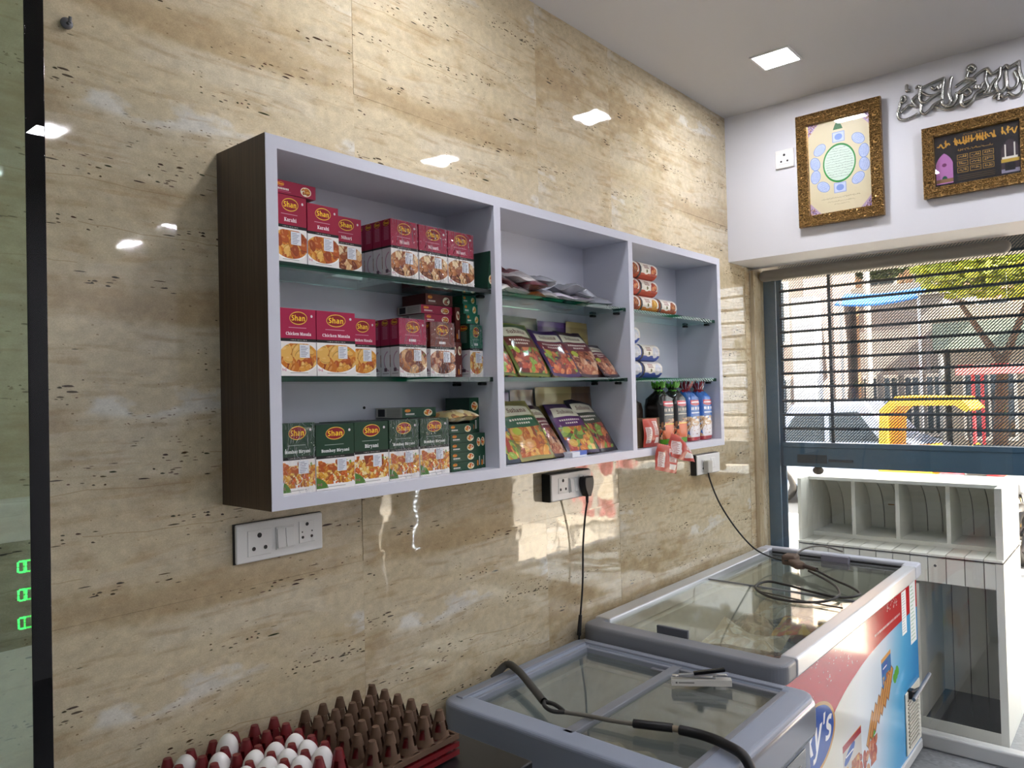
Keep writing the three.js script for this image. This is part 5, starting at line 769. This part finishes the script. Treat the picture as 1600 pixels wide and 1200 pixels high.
// ───────────────────────── outside: forecourt, street, houses, vehicles
{
  struct('forecourt', ext(-12, 14, -0.25, 0.03, -4.7, -7.2), M(0xb0aba2, 0.85), null, 'pale concrete forecourt');
  struct('street', ext(-40, 40, -0.35, -0.12, -7.2, -60), M(0x8a8782, 0.9), null, 'dusty grey street');
  const glass = M(0x28323a, 0.1), frameW = M(0xcfcac2, 0.6);
  function house(label, x0, x1, z, h, mat, rows, cols, depth = 3, winMat = glass) {
    const t = thing('house', label, 'building'); part('wall', ext(x0, x1, -0.12, h, z, z - depth), mat, t);
    const w = (x1 - x0) / cols; for (let j = 0; j < rows; j++) for (let i = 0; i < cols; i++) { const cx = x0 + (i + 0.5) * w, y = 0.7 + j * 1.7; if (y + 1.3 > h) continue; const f = part('window', ext(cx - w * 0.34, cx + w * 0.34, y, y + 1.15, z + 0.06, z + 0.005), frameW, t); for (const s of [-1, 1]) part('window_pane', ext(cx + (s < 0 ? -w * 0.3 : 0.02), cx + (s < 0 ? -0.02 : w * 0.3), y + 0.06, y + 1.09, z + 0.075, z + 0.062), winMat, f); }
    part('parapet', ext(x0 - 0.1, x1 + 0.1, h, h + 0.25, z + 0.12, z - depth), mat, t); return t;
  }
  house('pinkish grey house at the left behind the shutter', -8, -3.1, -13.2, 7, M(0x8d7f78, 0.85), 3, 3);
  house('grey house with many small windows behind the cars', -2.85, -1.4, -15.5, 3.3, M(0x7d7a78, 0.85), 1, 4);
  house('cream and orange house rising behind the trees', -4.2, 1.6, -20, 8.5, M(0xc29a78, 0.85), 4, 5);
  { const t = house('low shop building with a deep awning at the right of the street', -1.15, 4.5, -14.6, 2.7, M(0x8c857a, 0.9), 1, 5, 3); part('awning', ext(-1.2, 4.5, 2.62, 2.7, -13.55, -14.59), M(0x7d766c, 0.8), t); for (const x of [-1.1, 1.7, 4.4]) part('awning_post', cyl([x, -0.12, -13.6], [x, 2.62, -13.6], 0.04), M(0x8a8a88, 0.6), t); part('awning_valance', ext(-1.2, 4.5, 2.2, 2.62, -13.55, -13.57), M(0x6f7a72, 0.8), t); }
  single('gate_pillar', 'white square gate pillar left of the dark rod', 'pillar', ext(-2.95, -2.6, -0.12, 3.1, -12.2, -12.55), M(0xc8ccd4, 0.7));
  single('lamp_post', 'slim white lamp post rising behind the parked car', 'post', cyl([-2.45, -0.12, -14.6], [-2.45, 5.2, -14.6], 0.07, 0.05), M(0xcfcac0, 0.6));
  const tp = thing('blue_tarp', 'bright blue tarpaulin awning stretched above the car', 'tarp'); part('sheet', (() => { const g = new THREE.BoxGeometry(1.3, 0.03, 0.7, 10, 1, 4), p = g.attributes.position; for (let i = 0; i < p.count; i++) p.setY(i, p.getY(i) - 0.09 * Math.cos(p.getX(i) * 2.2) * Math.cos(p.getZ(i) * 2)); g.computeVertexNormals(); g.rotateX(0.35); g.translate(-2.0, 3.18, -13.7); return g; })(), M(0x2a6fc4, 0.6), tp); for (const x of [-2.55, -1.35]) part('pole', cyl([x, -0.12, -13.4], [x, 3.15, -13.4], 0.025), steel, tp);
  // trees: trunk and a crown of leaf clusters
  function tree(label, x, z, h, R, hue, seed) {
    const t = thing('street_tree', label, 'tree', [x, -0.12, z], 'trees across the street'), r = seedOf(seed), list = [];
    part('trunk', merge([cyl([0, 0, 0], [0.1, h * 0.6, 0], 0.12, 0.07), cyl([0.1, h * 0.58, 0], [-0.4, h * 0.85, 0.1], 0.06, 0.03), cyl([0.1, h * 0.58, 0], [0.5, h * 0.9, -0.1], 0.06, 0.03)]), M(0x4a3a2c, 0.9), t);
    for (let i = 0; i < 1500; i++) { const a = r() * 6.283, c = 2 * r() - 1, q = Math.cbrt(r()) * R, s = Math.sqrt(1 - c * c), g = new THREE.PlaneGeometry(0.11 + r() * 0.1, 0.06 + r() * 0.05); g.rotateX(r() * 6); g.rotateY(r() * 6); g.translate(Math.cos(a) * s * q * 1.35, h + c * q * 0.7, Math.sin(a) * s * q); list.push(g); }
    const f = part('foliage', merge(list), M(hue, 0.6, { transmission: 0.35, thickness: 0 }), t); f.userData.kind = 'stuff';
  }
  tree('yellow green tree over the awning of the low shop building', -0.25, -12.7, 3.5, 0.75, 0x9aa32e, 31);
  tree('dark green tree behind the blue tarpaulin', -3.4, -19.2, 4.7, 0.55, 0x4a5c2a, 32);
  tree('green tree at the right of the street', 2.3, -12.4, 3.9, 0.95, 0x7f8f34, 33);
  // parked car
  function wheel(list, x, y, z, R) { const g = new THREE.TorusGeometry(R * 0.78, R * 0.22, 10, 20); g.translate(x, y, z); list.push(g); }
  { const t = thing('car', 'silver blue car parked behind the shutter', 'car', [-2.15, -0.12, -11.5]); const s = new THREE.Shape(); [[-1.2, 0.3], [-1.25, 0.75], [-0.9, 0.9], [-0.55, 1.45], [0.45, 1.5], [0.85, 0.98], [1.25, 0.85], [1.3, 0.35]].forEach(([x, y], i) => (i ? s.lineTo(x, y) : s.moveTo(x, y)));
    const g = new THREE.ExtrudeGeometry(s, { depth: 1.3, bevelSize: 0.06, bevelThickness: 0.06, bevelSegments: 3 }); g.translate(0, 0, -1.3); part('body', g, M(0x9fb0cf, 0.2, { clearcoat: 1 }), t); const q = new THREE.Shape(); [[-0.78, 0.95], [-0.5, 1.36], [0.38, 1.4], [0.68, 0.97]].forEach(([x, y], i) => (i ? q.lineTo(x, y) : q.moveTo(x, y))); const wg = new THREE.ExtrudeGeometry(q, { depth: 0.01, bevelEnabled: false }); wg.translate(0, 0, 0.062); part('side_window', wg, glass, t); part('window_post', ext(-0.08, -0.02, 0.95, 1.4, 0.074, 0.08), M(0x9fb0cf, 0.2), t); for (const x of [-0.8, 0.8]) for (const z of [0.03, -1.33]) { const l = []; wheel(l, x, 0.28, z, 0.28); part('tyre', merge(l), rubber, t); part('hub', new THREE.CylinderGeometry(0.17, 0.17, 0.06, 16).rotateX(Math.PI / 2), steel, t, [x, 0.28, z]); } }
  { const t = thing('auto_rickshaw', 'yellow three-wheeled auto rickshaw between the car and the motorbikes', 'rickshaw', [-0.6, -0.12, -10.4]); const s = new THREE.Shape(); [[-0.6, 0.35], [-0.62, 0.9], [-0.1, 0.95], [-0.05, 0.6], [0.25, 0.6], [0.35, 0.95], [0.6, 0.75], [0.62, 0.35]].forEach(([x, y], i) => (i ? s.lineTo(x, y) : s.moveTo(x, y))); const g = new THREE.ExtrudeGeometry(s, { depth: 0.9, bevelSize: 0.03, bevelThickness: 0.03, bevelSegments: 2 }); part('body', g, M(0xd9a51c, 0.35), t, [0, 0, -0.9]); const c = new THREE.Shape(); [[-0.62, 0.9], [-0.6, 1.45], [-0.4, 1.62], [0.3, 1.6], [0.42, 1.45], [0.36, 1.42], [0.25, 1.5], [-0.4, 1.5], [-0.5, 1.4], [-0.52, 0.9]].forEach(([x, y], i) => (i ? c.lineTo(x, y) : c.moveTo(x, y))); part('hood', new THREE.ExtrudeGeometry(c, { depth: 0.96, bevelEnabled: false }).translate(0, 0, -0.93), M(0xd8a020, 0.6), t); for (const [x, z] of [[-0.4, 0.0], [-0.4, -0.9], [0.45, -0.45]]) { const l = []; wheel(l, x, 0.24, z, 0.24); part('tyre', merge(l), rubber, t); } part('windscreen_post', cyl([0.4, 0.95, -0.02], [0.38, 1.45, -0.02], 0.02), black, t); }
  { const t = thing('vendor_cart', 'red framed vendor cart with a striped red canopy', 'cart', [0.05, -0.12, -11.75]); const red = M(0xb82c34, 0.5); for (const x of [-0.42, 0.42]) for (const z of [0, -0.7]) part('post', cyl([x, 0, z], [x, 1.95, z], 0.022), red, t); for (let i = 0; i < 6; i++) part('canopy_strip', (() => { const g = new THREE.BoxGeometry(0.19, 0.03, 0.95); g.translate(-0.5 + i * 0.2, 2.0, -0.35); return g; })(), i % 2 ? M(0xd8c4c4, 0.6) : red, t); part('valance', ext(-0.6, 0.6, 1.88, 1.99, 0.13, 0.12), M(0xd06a6e, 0.6), t); part('table', ext(-0.5, 0.5, 0.8, 0.85, 0.05, -0.75), M(0x8a6a4a, 0.7), t); }
  function bike(label, x, z, turn, col) {
    const t = thing('motorbike', label, 'motorbike', [x, -0.12, z], 'motorbikes parked on the street'); t.rotation.y = turn; const m = M(col, 0.3);
    for (const q of [-0.62, 0.62]) { const l = []; wheel(l, q, 0.3, 0, 0.3); part('wheel', merge(l), rubber, t); }
    part('tank', (() => { const g = new THREE.SphereGeometry(0.2, 14, 10); g.scale(1.25, 0.75, 0.7); g.translate(0.14, 0.86, 0); return g; })(), m, t); part('seat', (() => { const g = new RoundedBoxGeometry(0.62, 0.1, 0.24, 2, 0.04); g.rotateZ(0.06); g.translate(-0.34, 0.83, 0); return g; })(), black, t);
    part('engine', new RoundedBoxGeometry(0.36, 0.34, 0.26, 2, 0.05).translate(0.05, 0.48, 0), steel, t); part('fork', merge([cyl([0.62, 0.3, 0.08], [0.4, 1.02, 0.08], 0.022), cyl([0.62, 0.3, -0.08], [0.4, 1.02, -0.08], 0.022)]), chrome, t);
    part('handlebar', merge([cyl([0.4, 1.05, -0.34], [0.4, 1.05, 0.34], 0.015)]), black, t); part('headlamp', new THREE.SphereGeometry(0.1, 12, 10).translate(0.53, 0.95, 0), chrome, t); part('tail_cover', new RoundedBoxGeometry(0.3, 0.14, 0.2, 2, 0.04).rotateZ(0.25).translate(-0.66, 0.8, 0), m, t); part('mirror', merge([cyl([0.4, 1.05, 0.3], [0.36, 1.25, 0.34], 0.008), new THREE.SphereGeometry(0.06, 10, 8).scale(0.3, 0.8, 1).translate(0.35, 1.28, 0.34)]), black, t); part('frame', merge([cyl([0.4, 0.98, 0], [-0.2, 0.72, 0], 0.025), cyl([-0.1, 0.5, 0], [-0.62, 0.3, 0], 0.022), cyl([-0.35, 0.75, 0.08], [-0.62, 0.3, 0.08], 0.02)]), black, t);
  }
  bike('red motorbike nearest the auto rickshaw', 0.1, -9.45, 1.25, 0xa8242c); bike('grey motorbike in the middle of the parked row', 0.62, -9.2, 1.35, 0x6a6d72); bike('black and red motorbike at the right end of the row', 1.15, -8.9, 1.3, 0x8f2028);
  // things on the forecourt that the polished tiles mirror
  function chair(label, x, z, turn) { const t = thing('tubular_chair', label, 'chair', [x, 0.0305, z], 'tubular chairs on the forecourt'); t.rotation.y = turn; for (const sx of [-0.2, 0.2]) { part('leg', cyl([sx, 0, 0.2], [sx, 0.44, 0.2], 0.012), chrome, t); part('leg', cyl([sx, 0, -0.2], [sx, 0.86, -0.24], 0.012), chrome, t); part('side_stretcher', cyl([sx, 0.2, -0.2], [sx, 0.2, 0.2], 0.009), chrome, t); } part('seat', new RoundedBoxGeometry(0.44, 0.04, 0.44, 2, 0.015).translate(0, 0.46, 0), M(0xb9b2a6, 0.5), t); part('backrest', new RoundedBoxGeometry(0.4, 0.22, 0.025, 2, 0.01).translate(0, 0.76, -0.235), M(0xb9b2a6, 0.5), t); }
  { const brownW = M(0x4d3c2c, 0.8); const stack = [[2.75, -4.15, 0, 0.9], [2.7, -4.15, 1, 0.75]], L = ['large lower crate by the shop front', 'upper crate by the shop front', 'lower crate of the farther stack', 'upper crate of the farther stack'];
    stack.forEach(([x, z, up, w], i) => { const c = thing('wooden_crate', 'dark wooden ' + L[i] + ', seen only mirrored', 'crate', [x, 0.0505 + (z < -4.7 ? 0 : 0) + up * 0.56, z], 'crates on the forecourt'); for (let k = 0; k < 5; k++) for (const s of [1, -1]) part('slat', ext(-w / 2, w / 2, k * 0.11, k * 0.11 + 0.1, s * 0.3, s * 0.3 - s * 0.02), brownW, c); for (const s of [1, -1]) part('end_panel', ext(s * w / 2 - 0.02 * (s > 0 ? 1 : 0), s * w / 2 + 0.02 * (s < 0 ? 1 : 0), 0, 0.54, -0.28, 0.28), brownW, c); part('lid', ext(-w / 2, w / 2, 0.54, 0.555, 0.3, -0.3), brownW, c); }); }
  { const t = thing('led_strip', 'vertical strip of white LED dots mirrored under the cabinet', 'light', [2.57, 0, -3.66]); part('backing', ext(-0.012, 0.012, FLOOR + 0.0005, 1.12, -0.006, 0.0), M(0xcfd2d6, 0.4), t); for (let i = 0; i < 16; i++) part('led_dot', new THREE.SphereGeometry(0.006, 8, 6), new THREE.MeshStandardMaterial({ color: 0xffffff, emissive: 0xeaf6ff, emissiveIntensity: 40 }), t, [0, 0.52 + i * 0.036, 0.003]); }
  chair('tubular steel chair mirrored in the tiles', 2.4, -5.5, 0.6); 
  const rk = thing('towel_rack', 'rack of pink towels mirrored in the tiles under the cabinet', 'rack', [2.9, 0.0305, -6.6]); for (const x of [-0.45, 0.45]) part('post', cyl([x, 0, 0], [x, 1.25, 0], 0.015), steel, rk); part('rail', cyl([-0.45, 1.25, 0], [0.45, 1.25, 0], 0.012), steel, rk); for (const x of [-0.28, -0.02, 0.26]) part('towel', (() => { const g = new THREE.BoxGeometry(0.16, 0.95, 0.02, 6, 1, 1), p = g.attributes.position; for (let i = 0; i < p.count; i++) p.setZ(i, p.getZ(i) + 0.012 * Math.sin(p.getX(i) * 60)); g.computeVertexNormals(); g.translate(x, 0.78, 0.02); return g; })(), M(0xd0707a, 0.8), rk);
}
renderer.render(scene, camera);
